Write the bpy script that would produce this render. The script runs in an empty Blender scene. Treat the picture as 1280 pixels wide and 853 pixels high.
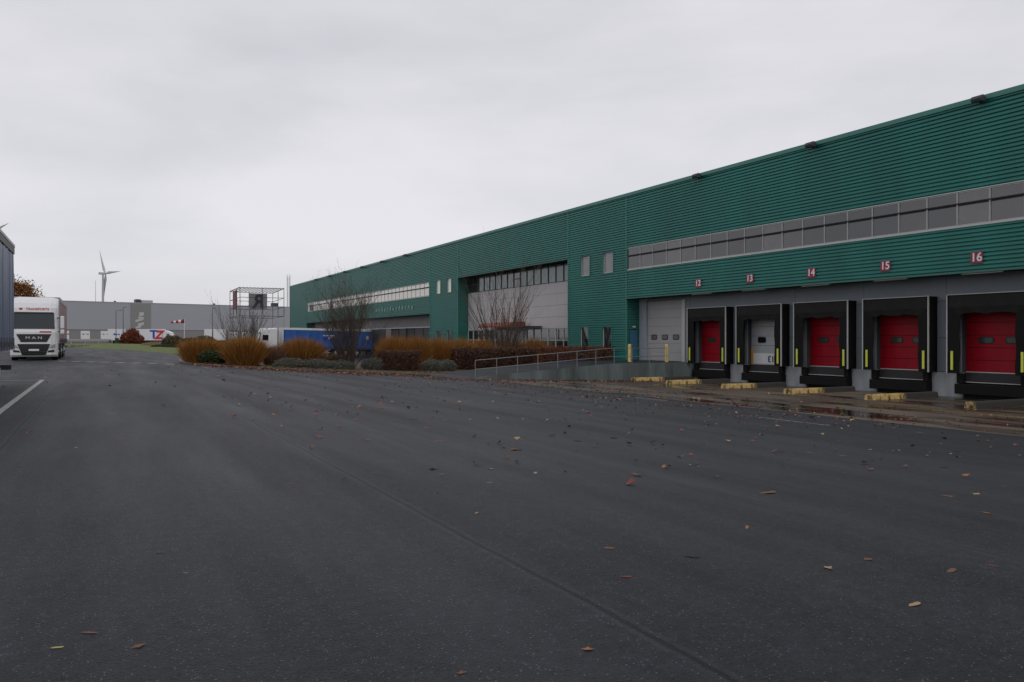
import bpy, math, random
from mathutils import Vector, Matrix
R = math.radians
random.seed(7)
S = bpy.context.scene
COL = S.collection

# ------------------------------------------------------------------ camera, sky, sun, exposure
F = 995.0
TH = math.atan(518 / 995)
CT, ST = math.cos(TH), math.sin(TH)
cam_d = bpy.data.cameras.new('camera')
cam = bpy.data.objects.new('camera', cam_d)
COL.objects.link(cam)
cam_d.sensor_width = 36
cam_d.lens = F / 1280 * 36
cam_d.clip_start = 0.1
cam_d.clip_end = 6000
cam.location = (0, 0, 1.3)
cam.rotation_euler = (R(90 - 0.144), 0, -TH)
S.camera = cam

w = bpy.data.worlds.new('World')
S.world = w
w.use_nodes = True
nt = w.node_tree
nt.nodes.clear()
def wn(t, **k):
    n = nt.nodes.new(t)
    for a, b in k.items(): setattr(n, a, b)
    return n
wo = wn('ShaderNodeOutputWorld')
sky = wn('ShaderNodeTexSky', sky_type='NISHITA')
sky.sun_disc = False
sky.sun_elevation = R(38)
sky.sun_rotation = R(200)
bg1 = wn('ShaderNodeBackground'); bg1.inputs[1].default_value = 0.10
nt.links.new(sky.outputs[0], bg1.inputs[0])
# overcast cloud layer
tc = wn('ShaderNodeTexCoord')
mp = wn('ShaderNodeMapping'); mp.inputs['Scale'].default_value = (1, 1, 3.2); mp.inputs['Rotation'].default_value = (0.05, 0.1, 0.6)
no = wn('ShaderNodeTexNoise'); no.inputs['Scale'].default_value = 1.9; no.inputs['Detail'].default_value = 9; no.inputs['Roughness'].default_value = 0.50; no.inputs['Distortion'].default_value = 0.15
cr = wn('ShaderNodeValToRGB')
cr.color_ramp.elements[0].position = 0.33; cr.color_ramp.elements[0].color = (0.575, 0.578, 0.612, 1)
cr.color_ramp.elements[1].position = 0.68; cr.color_ramp.elements[1].color = (0.765, 0.75, 0.785, 1)
nt.links.new(tc.outputs['Generated'], mp.inputs[0]); nt.links.new(mp.outputs[0], no.inputs[0]); 
vd = wn('ShaderNodeVectorMath', operation='DOT_PRODUCT'); vd.inputs[1].default_value = (0.55, 0.25, -0.35)
nt.links.new(tc.outputs['Generated'], vd.inputs[0])
ad = wn('ShaderNodeMath', operation='MULTIPLY_ADD'); ad.inputs[1].default_value = 0.16
nt.links.new(vd.outputs['Value'], ad.inputs[0]); nt.links.new(no.outputs[0], ad.inputs[2]); nt.links.new(ad.outputs[0], cr.inputs[0])
bg2 = wn('ShaderNodeBackground'); bg2.inputs[1].default_value = 1.07
nt.links.new(cr.outputs[0], bg2.inputs[0])
mx = wn('ShaderNodeMixShader'); mx.inputs[0].default_value = 0.93
nt.links.new(bg1.outputs[0], mx.inputs[1]); nt.links.new(bg2.outputs[0], mx.inputs[2])
nt.links.new(mx.outputs[0], wo.inputs[0])

sd = bpy.data.lights.new('sun', 'SUN'); sd.energy = 0.5; sd.angle = R(25); sd.color = (1, 0.97, 0.93)
so = bpy.data.objects.new('sun', sd); COL.objects.link(so)
so.rotation_euler = (R(52), 0, R(-20)); so.location = (0, 0, 60)

S.view_settings.view_transform = 'Standard'
S.view_settings.look = 'None'
S.view_settings.exposure = 0
S.view_settings.gamma = 1

# ------------------------------------------------------------------ picture geometry -> metres (offline survey of the place)
VX, VY = 122.0, 424.0
def fy(x, X=31.0):                       # distance along the facade line X for a picture column
    z = F * X / (CT * (x - VX)); return (z - X * ST) / CT
def at(x, depth):                        # ground position of a picture column at a camera depth
    xc = (x - 640) / F * depth
    return (xc * CT + depth * ST, depth * CT - xc * ST)
def ht(y, depth): return 1.3 + (VY - y) * depth / F
PROF = [(-3000, 0), (3, 0), (16, -0.77), (27, -1.12), (32, -1.14), (3000, -1.14)]
def gz(X, Y=0):
    for (a, za), (b, zb) in zip(PROF, PROF[1:]):
        if a <= X <= b:
            z = za + (zb - za) * (X - a) / (b - a); break
    return z * max(0, min(1, (170 - Y) / 50))

# ------------------------------------------------------------------ materials
MATS = {}
def mat(name, col, rough=0.6, metal=0.0, spec=0.5, var=0.0, vscale=3.0, bump=0.0, bscale=40.0, ior=None, emit=None, streak=False):
    if name in MATS: return MATS[name]
    m = bpy.data.materials.new(name); m.use_nodes = True
    n = m.node_tree; b = n.nodes['Principled BSDF']
    b.inputs['Base Color'].default_value = (*col, 1)
    b.inputs['Roughness'].default_value = rough
    b.inputs['Metallic'].default_value = metal
    b.inputs['Specular IOR Level'].default_value = spec
    if ior: b.inputs['IOR'].default_value = ior
    if var or bump:
        t = n.nodes.new('ShaderNodeTexCoord')
        mp = n.nodes.new('ShaderNodeMapping')
        if streak: mp.inputs['Scale'].default_value = (1, 1, 0.18)
        n.links.new(t.outputs['Object'], mp.inputs[0])
    if var:
        ns = n.nodes.new('ShaderNodeTexNoise'); ns.inputs['Scale'].default_value = vscale; ns.inputs['Detail'].default_value = 6; ns.inputs['Roughness'].default_value = 0.62
        n.links.new(mp.outputs[0], ns.inputs[0])
        mr = n.nodes.new('ShaderNodeMapRange'); mr.inputs[1].default_value = 0.3; mr.inputs[2].default_value = 0.7
        mr.inputs[3].default_value = 1 - var; mr.inputs[4].default_value = 1 + var
        n.links.new(ns.outputs[0], mr.inputs[0])
        vm = n.nodes.new('ShaderNodeVectorMath'); vm.operation = 'SCALE'; vm.inputs[0].default_value = col
        n.links.new(mr.outputs[0], vm.inputs[3]); n.links.new(vm.outputs[0], b.inputs['Base Color'])
        m2 = n.nodes.new('ShaderNodeMapRange'); m2.inputs[3].default_value = max(0.03, rough - 0.1); m2.inputs[4].default_value = min(1, rough + 0.12)
        n.links.new(ns.outputs[0], m2.inputs[0]); n.links.new(m2.outputs[0], b.inputs['Roughness'])
    if bump:
        nb = n.nodes.new('ShaderNodeTexNoise'); nb.inputs['Scale'].default_value = bscale; nb.inputs['Detail'].default_value = 4
        n.links.new(mp.outputs[0], nb.inputs[0])
        bp = n.nodes.new('ShaderNodeBump'); bp.inputs['Strength'].default_value = bump; bp.inputs['Distance'].default_value = 0.02
        n.links.new(nb.outputs[0], bp.inputs['Height']); n.links.new(bp.outputs[0], b.inputs['Normal'])
    MATS[name] = m
    return m

green = mat('green_sheet', (0.028, 0.19, 0.162), 0.40, spec=0.30, var=0.16, vscale=0.5, streak=True)
green_cap = mat('green_trim', (0.05, 0.21, 0.175), 0.45)
green_dk = mat('green_dark_trim', (0.03, 0.15, 0.12), 0.5)
greyp = mat('grey_panel', (0.18, 0.205, 0.23), 0.5, var=0.10, vscale=0.8)
greyp2 = mat('grey_column', (0.30, 0.33, 0.37), 0.5, var=0.06)
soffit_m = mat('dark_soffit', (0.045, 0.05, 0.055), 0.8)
lightp = mat('pale_panel', (0.50, 0.48, 0.475), 0.5, var=0.05, vscale=0.5)
alu = mat('aluminium', (0.36, 0.36, 0.36), 0.45, metal=0.2)
alu_b = mat('bright_trim', (0.50, 0.51, 0.50), 0.5)
blackm = mat('black_rubber', (0.007, 0.007, 0.0075), 0.75, spec=0.2, var=0.25, vscale=4, bump=0.2, bscale=8)
blackr = mat('black_rail', (0.01, 0.01, 0.012), 0.6)
glass = mat('dark_glass', (0.012, 0.013, 0.018), 0.06, spec=0.75, ior=1.75)
glass_t = mat('tinted_glass', (0.10, 0.16, 0.165), 0.12, spec=0.7, ior=1.6, var=0.2, vscale=0.5)
red = mat('red_door', (0.30, 0.004, 0.014), 0.5, spec=.25, var=0.22, vscale=1.6, streak=True)
white = mat('white_paint', (0.72, 0.72, 0.73), 0.35, var=0.04)
whited = mat('white_door', (0.40, 0.41, 0.42), 0.5, var=0.07)
conc = mat('concrete_grey', (0.33, 0.35, 0.37), 0.75, var=0.30, vscale=1.4, bump=0.3, bscale=30, streak=True)
concw = mat('concrete_ramp_wall', (0.115, 0.14, 0.14), 0.75, var=0.55, vscale=1.0, bump=0.4, bscale=20, streak=True)
yellow = mat('yellow_paint', (0.72, 0.52, 0.10), 0.5, var=0.1)
lime = mat('lime_strip', (0.62, 0.66, 0.08), 0.45)
orange = mat('orange_post', (0.70, 0.32, 0.03), 0.5)
galv = mat('galvanised_steel', (0.27, 0.285, 0.30), 0.45, metal=0.5)
steel_dk = mat('dark_steel', (0.06, 0.06, 0.065), 0.5, metal=0.3)
doorgrey = mat('grey_door', (0.36, 0.355, 0.355), 0.5, var=0.05, vscale=0.7)
bluedoor = mat('blue_door', (0.035, 0.12, 0.20), 0.5)
signred = mat('sign_red', (0.26, 0.02, 0.05), 0.5)
kerb_m = mat('kerb_stone', (0.15, 0.14, 0.13), 0.8, var=0.3, vscale=2)
soil = mat('soil', (0.07, 0.045, 0.03), 0.95, var=0.4, vscale=2.5, bump=0.8, bscale=12)
grass_m = mat('lawn', (0.10, 0.125, 0.022), 0.9, var=0.4, vscale=0.8, bump=0.6, bscale=10)
grassdry = mat('lawn_dry', (0.12, 0.11, 0.05), 0.9, var=0.4, vscale=1.5, bump=0.6, bscale=14)
paintw = mat('road_paint', (0.36, 0.36, 0.355), 0.6, var=0.5, vscale=7)
bark = mat('bark', (0.075, 0.055, 0.042), 0.9, var=0.3, vscale=8)
tyre = mat('tyre', (0.015, 0.015, 0.016), 0.8)
rim_m = mat('wheel_rim', (0.45, 0.45, 0.46), 0.4, metal=0.5)

def asphalt():
    m = bpy.data.materials.new('asphalt'); m.use_nodes = True
    n = m.node_tree; b = n.nodes['Principled BSDF']; L = n.links.new
    def N(t, **k):
        q = n.nodes.new(t)
        for a, c in k.items(): setattr(q, a, c)
        return q
    def M(op, a, bb=None, c=None):
        q = N('ShaderNodeMath', operation=op)
        for i, v in enumerate((a, bb, c)):
            if v is None: continue
            if isinstance(v, (int, float)): q.inputs[i].default_value = v
            else: L(v, q.inputs[i])
        return q.outputs[0]
    g = N('ShaderNodeNewGeometry'); P = g.outputs['Position']
    sx = N('ShaderNodeSeparateXYZ'); L(P, sx.inputs[0])
    def noise(scale, det, rough=0.6, vec=P):
        q = N('ShaderNodeTexNoise'); q.inputs['Scale'].default_value = scale; q.inputs['Detail'].default_value = det; q.inputs['Roughness'].default_value = rough
        L(vec, q.inputs[0]); return q.outputs[0]
    big = noise(0.11, 5, 0.55)
    mid = noise(0.9, 6, 0.65)
    fine = noise(70, 3, 0.8)
    gran = noise(11, 9, 0.86)
    pat = noise(0.33, 7, 0.62)
    mp = N('ShaderNodeMapping'); mp.inputs['Scale'].default_value = (1.1, 0.10, 1); L(P, mp.inputs[0])
    lane = noise(0.9, 5, 0.6, mp.outputs[0])
    vo = N('ShaderNodeTexVoronoi'); vo.inputs['Scale'].default_value = 85; L(P, vo.inputs[0])
    vr = N('ShaderNodeSeparateColor'); L(vo.outputs['Color'], vr.inputs[0])
    speck = M('MULTIPLY', M('GREATER_THAN', vr.outputs[0], 0.93), M('LESS_THAN', vo.outputs['Distance'], 0.34))
    # lane tint: strips laid side by side by the paver
    wob = M('MULTIPLY', M('SUBTRACT', noise(0.5, 6, 0.75), 0.5), 0.10)
    xw = M('ADD', sx.outputs[0], wob)
    lanei = M('FLOOR', M('DIVIDE', M('ADD', xw, 1.02 + 31.6), 3.16))
    wn_ = N('ShaderNodeTexWhiteNoise', noise_dimensions='1D'); L(lanei, wn_.inputs['W'])
    fr = M('FRACT', M('DIVIDE', M('ADD', xw, 1.02 + 31.6), 3.16))
    dist = M('MULTIPLY', M('MINIMUM', fr, M('SUBTRACT', 1.0, fr)), 3.16)
    seam_n = M('GREATER_THAN', noise(1.3, 5, 0.7), 0.30)
    near = M('LESS_THAN', M('ABSOLUTE', M('SUBTRACT', sx.outputs[0], 2.1)), 4.9)
    seam = M('MULTIPLY', M('MULTIPLY', M('LESS_THAN', dist, 0.016), seam_n), near)
    band = M('MULTIPLY', M('MULTIPLY', M('LESS_THAN', dist, 0.05), near), 0.010)
    v = M('MULTIPLY_ADD', M('SUBTRACT', big, 0.5), 0.012, 0.0205)
    v = M('ADD', v, M('MULTIPLY', M('SUBTRACT', mid, 0.5), 0.018))
    v = M('ADD', v, M('ADD', M('MULTIPLY', M('SUBTRACT', lane, 0.5), 0.016), M('ADD', M('MULTIPLY', M('SUBTRACT', gran, 0.5), 0.085), M('MULTIPLY', M('SUBTRACT', pat, 0.5), 0.012))))
    v = M('ADD', v, M('MULTIPLY', M('SUBTRACT', fine, 0.5), 0.085))
    v = M('ADD', v, M('MULTIPLY', M('SUBTRACT', wn_.outputs['Value'], 0.5), 0.006))
    v = M('ADD', v, band)
    v = M('ADD', v, M('MULTIPLY', speck, 0.13))
    v = M('MULTIPLY', v, M('SUBTRACT', 1.0, M('MULTIPLY', seam, 0.75)))
    v = M('MAXIMUM', v, 0.006)
    cc = N('ShaderNodeCombineColor'); L(M('MULTIPLY', v, 0.84), cc.inputs[0]); L(M('MULTIPLY', v, 0.91), cc.inputs[1]); L(M('MULTIPLY', v, 1.16), cc.inputs[2])
    L(cc.outputs[0], b.inputs['Base Color'])
    L(M('MULTIPLY_ADD', lane, -0.38, M('MULTIPLY_ADD', big, -0.12, 0.84)), b.inputs['Roughness'])
    b.inputs['Specular IOR Level'].default_value = 0.27
    h = M('ADD', M('ADD', M('MULTIPLY', fine, 0.7), M('MULTIPLY', gran, 0.8)), M('MULTIPLY', vo.outputs['Distance'], 0.5))
    h = M('SUBTRACT', h, M('MULTIPLY', seam, 1.6))
    bp = N('ShaderNodeBump'); bp.inputs['Strength'].default_value = 0.75; bp.inputs['Distance'].default_value = 0.010
    L(h, bp.inputs['Height']); L(bp.outputs[0], b.inputs['Normal'])
    return m
asph = asphalt()

def apron_mat():
    m = bpy.data.materials.new('apron_concrete'); m.use_nodes = True
    n = m.node_tree; b = n.nodes['Principled BSDF']; L = n.links.new
    g = n.nodes.new('ShaderNodeNewGeometry')
    mp = n.nodes.new('ShaderNodeMapping'); mp.inputs['Scale'].default_value = (0.55, 0.14, 1); L(g.outputs['Position'], mp.inputs[0])
    n1 = n.nodes.new('ShaderNodeTexNoise'); n1.inputs['Scale'].default_value = 1.0; n1.inputs['Detail'].default_value = 9; n1.inputs['Roughness'].default_value = 0.66; L(mp.outputs[0], n1.inputs[0])
    c = n.nodes.new('ShaderNodeValToRGB'); e = c.color_ramp.elements
    e[0].position = 0.38; e[0].color = (0.016, 0.011, 0.008, 1); e[1].position = 0.68; e[1].color = (0.170, 0.125, 0.090, 1)
    L(n1.outputs[0], c.inputs[0]); L(c.outputs[0], b.inputs['Base Color'])
    r = n.nodes.new('ShaderNodeMapRange'); r.inputs[1].default_value = 0.40; r.inputs[2].default_value = 0.55; r.inputs[3].default_value = 0.10; r.inputs[4].default_value = 0.75
    L(n1.outputs[0], r.inputs[0]); L(r.outputs[0], b.inputs['Roughness'])
    n2 = n.nodes.new('ShaderNodeTexNoise'); n2.inputs['Scale'].default_value = 25; L(g.outputs['Position'], n2.inputs[0])
    bp = n.nodes.new('ShaderNodeBump'); bp.inputs['Strength'].default_value = 0.1; bp.inputs['Distance'].default_value = 0.01
    L(n2.outputs[0], bp.inputs['Height']); L(bp.outputs[0], b.inputs['Normal'])
    return m
apron_m = apron_mat()

def worn_yellow():
    m = bpy.data.materials.new('worn_yellow_concrete'); m.use_nodes = True
    n = m.node_tree; b = n.nodes['Principled BSDF']; L = n.links.new
    t = n.nodes.new('ShaderNodeTexCoord'); sx = n.nodes.new('ShaderNodeSeparateXYZ'); L(t.outputs['Object'], sx.inputs[0])
    mp = n.nodes.new('ShaderNodeMapping'); mp.inputs['Scale'].default_value = (1, 1, 0.4); L(t.outputs['Object'], mp.inputs[0])
    ns = n.nodes.new('ShaderNodeTexNoise'); ns.inputs['Scale'].default_value = 7; ns.inputs['Detail'].default_value = 6; L(mp.outputs[0], ns.inputs[0])
    a = n.nodes.new('ShaderNodeMath'); a.operation = 'MULTIPLY_ADD'; L(ns.outputs[0], a.inputs[0]); a.inputs[1].default_value = 1.4; L(sx.outputs[0], a.inputs[2])
    r = n.nodes.new('ShaderNodeMapRange'); L(a.outputs[0], r.inputs[0]); r.inputs[1].default_value = 0.52; r.inputs[2].default_value = 0.62
    c1 = n.nodes.new('ShaderNodeValToRGB'); e = c1.color_ramp.elements
    e[0].position = 0.36; e[0].color = (0.05, 0.035, 0.02, 1); e[1].position = 0.56; e[1].color = (0.64, 0.45, 0.17, 1); L(ns.outputs[0], c1.inputs[0])
    mxx = n.nodes.new('ShaderNodeMix'); mxx.data_type = 'RGBA'; L(r.outputs[0], mxx.inputs[0]); L(c1.outputs[0], mxx.inputs[6]); mxx.inputs[7].default_value = (0.05, 0.048, 0.042, 1)
    L(mxx.outputs[2], b.inputs['Base Color']); b.inputs['Roughness'].default_value = 0.7
    return m
guide_m = worn_yellow()

# ------------------------------------------------------------------ mesh helpers
class MB:
    def __init__(s): s.v = []; s.f = []; s.m = []
    def add(s, vs, fs, mi=0):
        o = len(s.v); s.v += [tuple(p) for p in vs]; s.f += [tuple(i + o for i in q) for q in fs]; s.m += [mi] * len(fs); return s
    def box(s, x0, x1, y0, y1, z0, z1, mi=0):
        return s.add([(x0,y0,z0),(x1,y0,z0),(x1,y1,z0),(x0,y1,z0),(x0,y0,z1),(x1,y0,z1),(x1,y1,z1),(x0,y1,z1)],
              [(0,3,2,1),(4,5,6,7),(0,1,5,4),(1,2,6,5),(2,3,7,6),(3,0,4,7)], mi)
    def bar(s, a, b, r, n=6, r2=None, mi=0, caps=True):
        a = Vector(a); b = Vector(b); d = (b - a)
        if d.length < 1e-6: return s
        d.normalize(); r2 = r if r2 is None else r2
        u = d.orthogonal().normalized(); q = d.cross(u)
        vs = []
        for p, rr in ((a, r), (b, r2)):
            for i in range(n):
                t = 2 * math.pi * i / n
                vs.append(p + u * (rr * math.cos(t)) + q * (rr * math.sin(t)))
        fs = [(i, (i + 1) % n, n + (i + 1) % n, n + i) for i in range(n)]
        if caps: fs += [tuple(reversed(range(n))), tuple(range(n, 2 * n))]
        return s.add(vs, fs, mi)
    def prism(s, pts, axis, a, b, mi=0):     # closed outline extruded along an axis
        n = len(pts); vs = []
        for t in (a, b):
            for p, q in pts:
                vs.append({'x': (t, p, q), 'y': (p, t, q), 'z': (p, q, t)}[axis])
        fs = [(i, (i + 1) % n, n + (i + 1) % n, n + i) for i in range(n)] + [tuple(reversed(range(n))), tuple(range(n, 2 * n))]
        return s.add(vs, fs, mi)
    def build(s, name, mats, parent=None, origin=None, world=True, smooth=False, bevel=0, label=None):
        if not isinstance(mats, (list, tuple)): mats = [mats]
        if origin is None:
            xs = [p[0] for p in s.v]; ys = [p[1] for p in s.v]; zs = [p[2] for p in s.v]
            origin = ((min(xs) + max(xs)) / 2, (min(ys) + max(ys)) / 2, min(zs))
        me = bpy.data.meshes.new(name)
        me.from_pydata([(p[0]-origin[0], p[1]-origin[1], p[2]-origin[2]) for p in s.v], [], s.f)
        for m in mats: me.materials.append(m)
        if len(mats) > 1: me.polygons.foreach_set('material_index', s.m)
        if smooth: me.polygons.foreach_set('use_smooth', [True] * len(me.polygons))
        me.update()
        o = bpy.data.objects.new(name, me); COL.objects.link(o)
        off = Vector((0, 0, 0))
        if parent is not None:
            o.parent = parent
            if world:
                p = parent
                while p is not None: off += p.location; p = p.parent
        o.location = Vector(origin) - off
        if bevel:
            b = o.modifiers.new('bevel', 'BEVEL'); b.width = bevel; b.segments = 2; b.limit_method = 'ANGLE'
        if label: o['label'] = label
        return o

def thing(name, label, cat, loc, rz=0, group=None):
    o = bpy.data.objects.new(name, None); o.empty_display_size = 0.3
    COL.objects.link(o); o.location = loc; o.rotation_euler = (0, 0, rz)
    o['label'] = label; o['category'] = cat
    if group: o['group'] = group
    return o
def tag(o, label, cat, group=None, kind=None):
    o['label'] = label; o['category'] = cat
    if group: o['group'] = group
    if kind: o['kind'] = kind
    return o
def struct(o, label=None):
    o['kind'] = 'structure'
    if label: o['label'] = label
    return o
def copy_tree(o, parent=None):
    c = o.copy(); COL.objects.link(c)
    if parent is not None: c.parent = parent
    for ch in [q for q in KIDS.get(o.name, [])]: copy_tree(ch, c)
    return c
KIDS = {}
def kids(o):
    for ch in bpy.data.objects:
        if ch.parent == o:
            KIDS.setdefault(o.name, []).append(ch); kids(ch)

def text(name, s, size, m, parent, loc, rot, ext=0.01, sx=1.0, bold=0.0, shear=0.0):
    cu = bpy.data.curves.new('lettering', 'FONT'); cu.body = s; cu.size = size; cu.extrude = ext; cu.offset = bold; cu.shear = shear
    cu.align_x = 'CENTER'; cu.align_y = 'CENTER'
    t = bpy.data.objects.new('lettering', cu)
    me = bpy.data.meshes.new_from_object(t)
    bpy.data.objects.remove(t)
    me.transform(Matrix.Diagonal((sx, 1, 1, 1)))
    me.materials.clear(); me.materials.append(m)
    o = bpy.data.objects.new(name, me); COL.objects.link(o)
    if parent is not None: o.parent = parent
    o.location = loc; o.rotation_euler = rot
    return o

# ------------------------------------------------------------------ ground, apron, markings
g = MB()
XS = [-2500, -200, -40, -3, 3, 7, 12, 16, 21, 27, 32, 60, 200, 2500]
YS = [-300, -40, 0, 40, 80, 120, 130, 140, 150, 160, 170, 400, 1200, 4000]
for j, Y in enumerate(YS):
    for X in XS: g.v.append((X, Y, gz(X, Y)))
nx = len(XS)
for j in range(len(YS) - 1):
    for i in range(nx - 1):
        a = j * nx + i; g.f.append((a, a + 1, a + nx + 1, a + nx)); g.m.append(0)
struct(g.build('ground', asph, origin=(0, 0, 0)), 'dark damp asphalt yard')

g = MB()
xa = [17.85, 21, 27, 32.4]
for a, b in zip(xa, xa[1:]):
    g.add([(a, -40, gz(a)+.004), (b, -40, gz(b)+.004), (b, 37.7, gz(b)+.004), (a, 37.7, gz(a)+.004)], [(0, 1, 2, 3)])
struct(g.build('concrete_apron', apron_m, origin=(0, 0, 0)), 'brown stained wet concrete apron before the docks')

def gline(mb, a, b, wd, dz=.005):
    a = Vector(a); b = Vector(b); d = (b - a).normalized(); q = Vector((-d.y, d.x)) * wd / 2
    n = max(1, int((b - a).length / 2))
    for i in range(n):
        p = a + (b - a) * (i / n); r = a + (b - a) * ((i + 1) / n)
        mb.add([(v.x, v.y, gz(v.x) + dz) for v in (p - q, r - q, r + q, p + q)], [(0, 1, 2, 3)])
g = MB(); gline(g, (-1.55, 3), (-1.55, 29.2), .12); gline(g, (-1.49, 29.25), (-6, 29.25), .10)
struct(g.build('parking_lines', paintw, origin=(0, 0, 0)), 'worn white parking bay lines')
g = MB()
for i in range(8):
    t = i / 7; cx, cy = -1.85 + 5.2 * t, 53.6 - 8.3 * t
    gline(g, (cx - .22, cy + .1), (cx + .22, cy - .1), .55)
struct(g.build('crossing_marks', paintw, origin=(0, 0, 0)), 'row of faded white dashes across the yard')
g = MB(); gline(g, (24.2, 12), (24.2, 20.3), .10, .01); gline(g, (24.9, 14), (24.9, 19.4), .07, .01)
struct(g.build('yellow_bay_lines', mat('yellow_line', (0.36, 0.24, 0.03), 0.5, var=0.5, vscale=5), origin=(0, 0, 0)), 'worn yellow lines on the apron')
g = MB(); gline(g, (17.2, 21.6), (17.2, 23.4), .08); gline(g, (15.1, 13.0), (15.1, 15.2), .08)
struct(g.build('yard_line', paintw, origin=(0, 0, 0)), 'short faded white line fragments beside the apron')

# planted island
isl = [(8.0, 44.2), (19.5, 44.6), (20.6, 45.6), (30.6, 45.6), (30.8, 62), (28, 66), (7.5, 66), (5.0, 58), (4.3, 49.5), (5.2, 46.2), (6.4, 44.8)]
def raise_poly(pts, h, mats_, name, label, inset=None):
    cx = sum(p[0] for p in pts) / len(pts); cy = sum(p[1] for p in pts) / len(pts)
    m = MB(); n = len(pts)
    m.v = [(x, y, gz(x, y) - .05) for x, y in pts]
    if inset is None: top = [(x, y, gz(x, y) + h) for x, y in pts]
    else: top = [(cx + (x - cx) * inset, cy + (y - cy) * inset, gz(x, y) + h) for x, y in pts]
    m.v += top + [(cx, cy, sum(t[2] for t in top) / n)]
    for i in range(n):
        j = (i + 1) % n
        m.f.append((i, j, n + j, n + i)); m.m.append(1)
        m.f.append((n + i, n + j, 2 * n)); m.m.append(0)
    return struct(m.build(name, mats_, origin=(0, 0, 0)), label)
raise_poly(isl, .05, [soil, kerb_m], 'planting_bed', 'planted island of bare soil and dry leaves')
k = MB(); n = len(isl)
for i in range(n):
    a, b = Vector(isl[i]), Vector(isl[(i + 1) % n]); d = (b - a).normalized(); q = Vector((d.y, -d.x)) * .12
    m_ = max(1, int((b - a).length))
    for j in range(m_):
        p = a + (b - a) * (j / m_) + d * .008; r = a + (b - a) * ((j + 1) / m_) - d * .008
        vs = [(v.x, v.y, gz(v.x, v.y) + z) for z in (-.05, .075) for v in (p, r, r + q, p + q)]
        k.add(vs, [(0,3,2,1),(4,5,6,7),(0,1,5,4),(1,2,6,5),(2,3,7,6),(3,0,4,7)])
struct(k.build('kerb', kerb_m, origin=(0, 0, 0)), 'concrete kerb round the planted island')
VP_ = [(-60, 141), (-4, 141), (7.6, 88), (12, 84), (17.5, 90), (17.5, 158), (-60, 158)]
def inside_d(x, y):
    ins = False; dm = 1e9; n_ = len(VP_)
    for i in range(n_):
        (x1, y1), (x2, y2) = VP_[i], VP_[(i + 1) % n_]
        if (y1 > y) != (y2 > y) and x < (x2 - x1) * (y - y1) / (y2 - y1) + x1: ins = not ins
        t_ = max(0, min(1, ((x - x1) * (x2 - x1) + (y - y1) * (y2 - y1)) / ((x2 - x1) ** 2 + (y2 - y1) ** 2)))
        dm = min(dm, math.hypot(x - x1 - t_ * (x2 - x1), y - y1 - t_ * (y2 - y1)))
    return dm if ins else -dm
m = MB(); gx = 81; gy = 80
for j in range(gy):
    for i in range(gx):
        x, y = -62 + i, 82 + j; d = inside_d(x, y); k_ = max(0, min(1, d / 5)); k_ = k_ * k_ * (3 - 2 * k_)
        m.v.append((x, y, gz(x, y) + (.03 + .5 * k_ if d > 0 else -.08)))
for j in range(gy - 1):
    for i in range(gx - 1):
        if max(inside_d(-62 + i + a_, 82 + j + b_) for a_ in (0, 1) for b_ in (0, 1)) > 0: a_ = j * gx + i; m.f.append((a_, a_ + 1, a_ + gx + 1, a_ + gx)); m.m.append(0)
struct(m.build('grass_verge', grass_m, origin=(0, 0, 0), smooth=True), 'low green grass bank at the far edge of the yard')

# ------------------------------------------------------------------ warehouse
X0, XB = 31.0, 32.1
ZR, ZT, ZB, ZU, ZM = 10.85, 7.26, 5.88, 4.04, 7.3
W = thing('warehouse', 'long warehouse clad in green ribbed sheet with window strips and red loading docks', 'warehouse', (31, 60, -1.14))
PIT = 0.1635
RIB = [(0.0, 0.0), (0.094, 0.0), (0.099, 0.08), (0.150, 0.08)]
def clad(mb, u0, u1, z0, z1, holes, fn):
    us = sorted({u0, u1} | {h[0] for h in holes} | {h[1] for h in holes})
    for a, b in zip(us, us[1:]):
        mid = (a + b) / 2
        hs = sorted((h[2], h[3]) for h in holes if h[0] < mid < h[1])
        segs = []; c = z0
        for h0, h1 in hs:
            if h0 > c: segs.append((c, h0))
            c = h1
        if c < z1: segs.append((c, z1))
        for s0, s1 in segs:
            pts = []
            i0 = math.floor(s0 / PIT) - 1; i1 = math.ceil(s1 / PIT) + 1
            prof = [(i * PIT + o, d) for i in range(i0, i1) for o, d in RIB]
            def dep(z):
                for (za, da), (zb, db) in zip(prof, prof[1:]):
                    if za <= z <= zb: return da + (db - da) * (z - za) / max(1e-6, zb - za)
                return 0
            pts = [(s0, dep(s0))] + [p for p in prof if s0 + .002 < p[0] < s1 - .002] + [(s1, dep(s1))]
            vs = [fn(a, d, z) for z, d in pts] + [fn(b, d, z) for z, d in pts]
            nn = len(pts)
            mb.add(vs, [(i, i + 1, nn + i + 1, nn + i) for i in range(nn - 1)])
face = lambda u, d, z: (X0 + d, u, z)
Y_A0, Y_A1, Y_B1, Y_C1, Y_D1, Y_E1, Y_F1 = -24.0, 43.2, 50.54, 70.98, 78.25, 134.1, 147.0
PW = 1.333
w0 = 43.0
HB = [(47.55, 48.85, 5.77, 7.3), (44.65, 46.0, 5.77, 7.3), (47.7, 48.9, .1, 2.2), (44.85, 46.05, .1, 2.2)]
HD = [(75.3, 76.6, 5.87, 7.38), (72.5, 73.7, 5.87, 7.38), (75.3, 76.6, .1, 2.2), (72.5, 73.7, .1, 2.2)]
GAP = .03
m = MB()
strip_a = (w0 - PW * 34, w0); strip_e = (78.5, 78.5 + PW * 41)
clad(m, Y_A0, Y_A1 - GAP, ZU, ZR, [(strip_a[0], strip_a[1], ZB, ZT)], face)
m.build('cladding', green, W)
m = MB(); clad(m, Y_A1 + GAP, Y_B1 - GAP, -1.3, ZR, HB, face)
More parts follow.
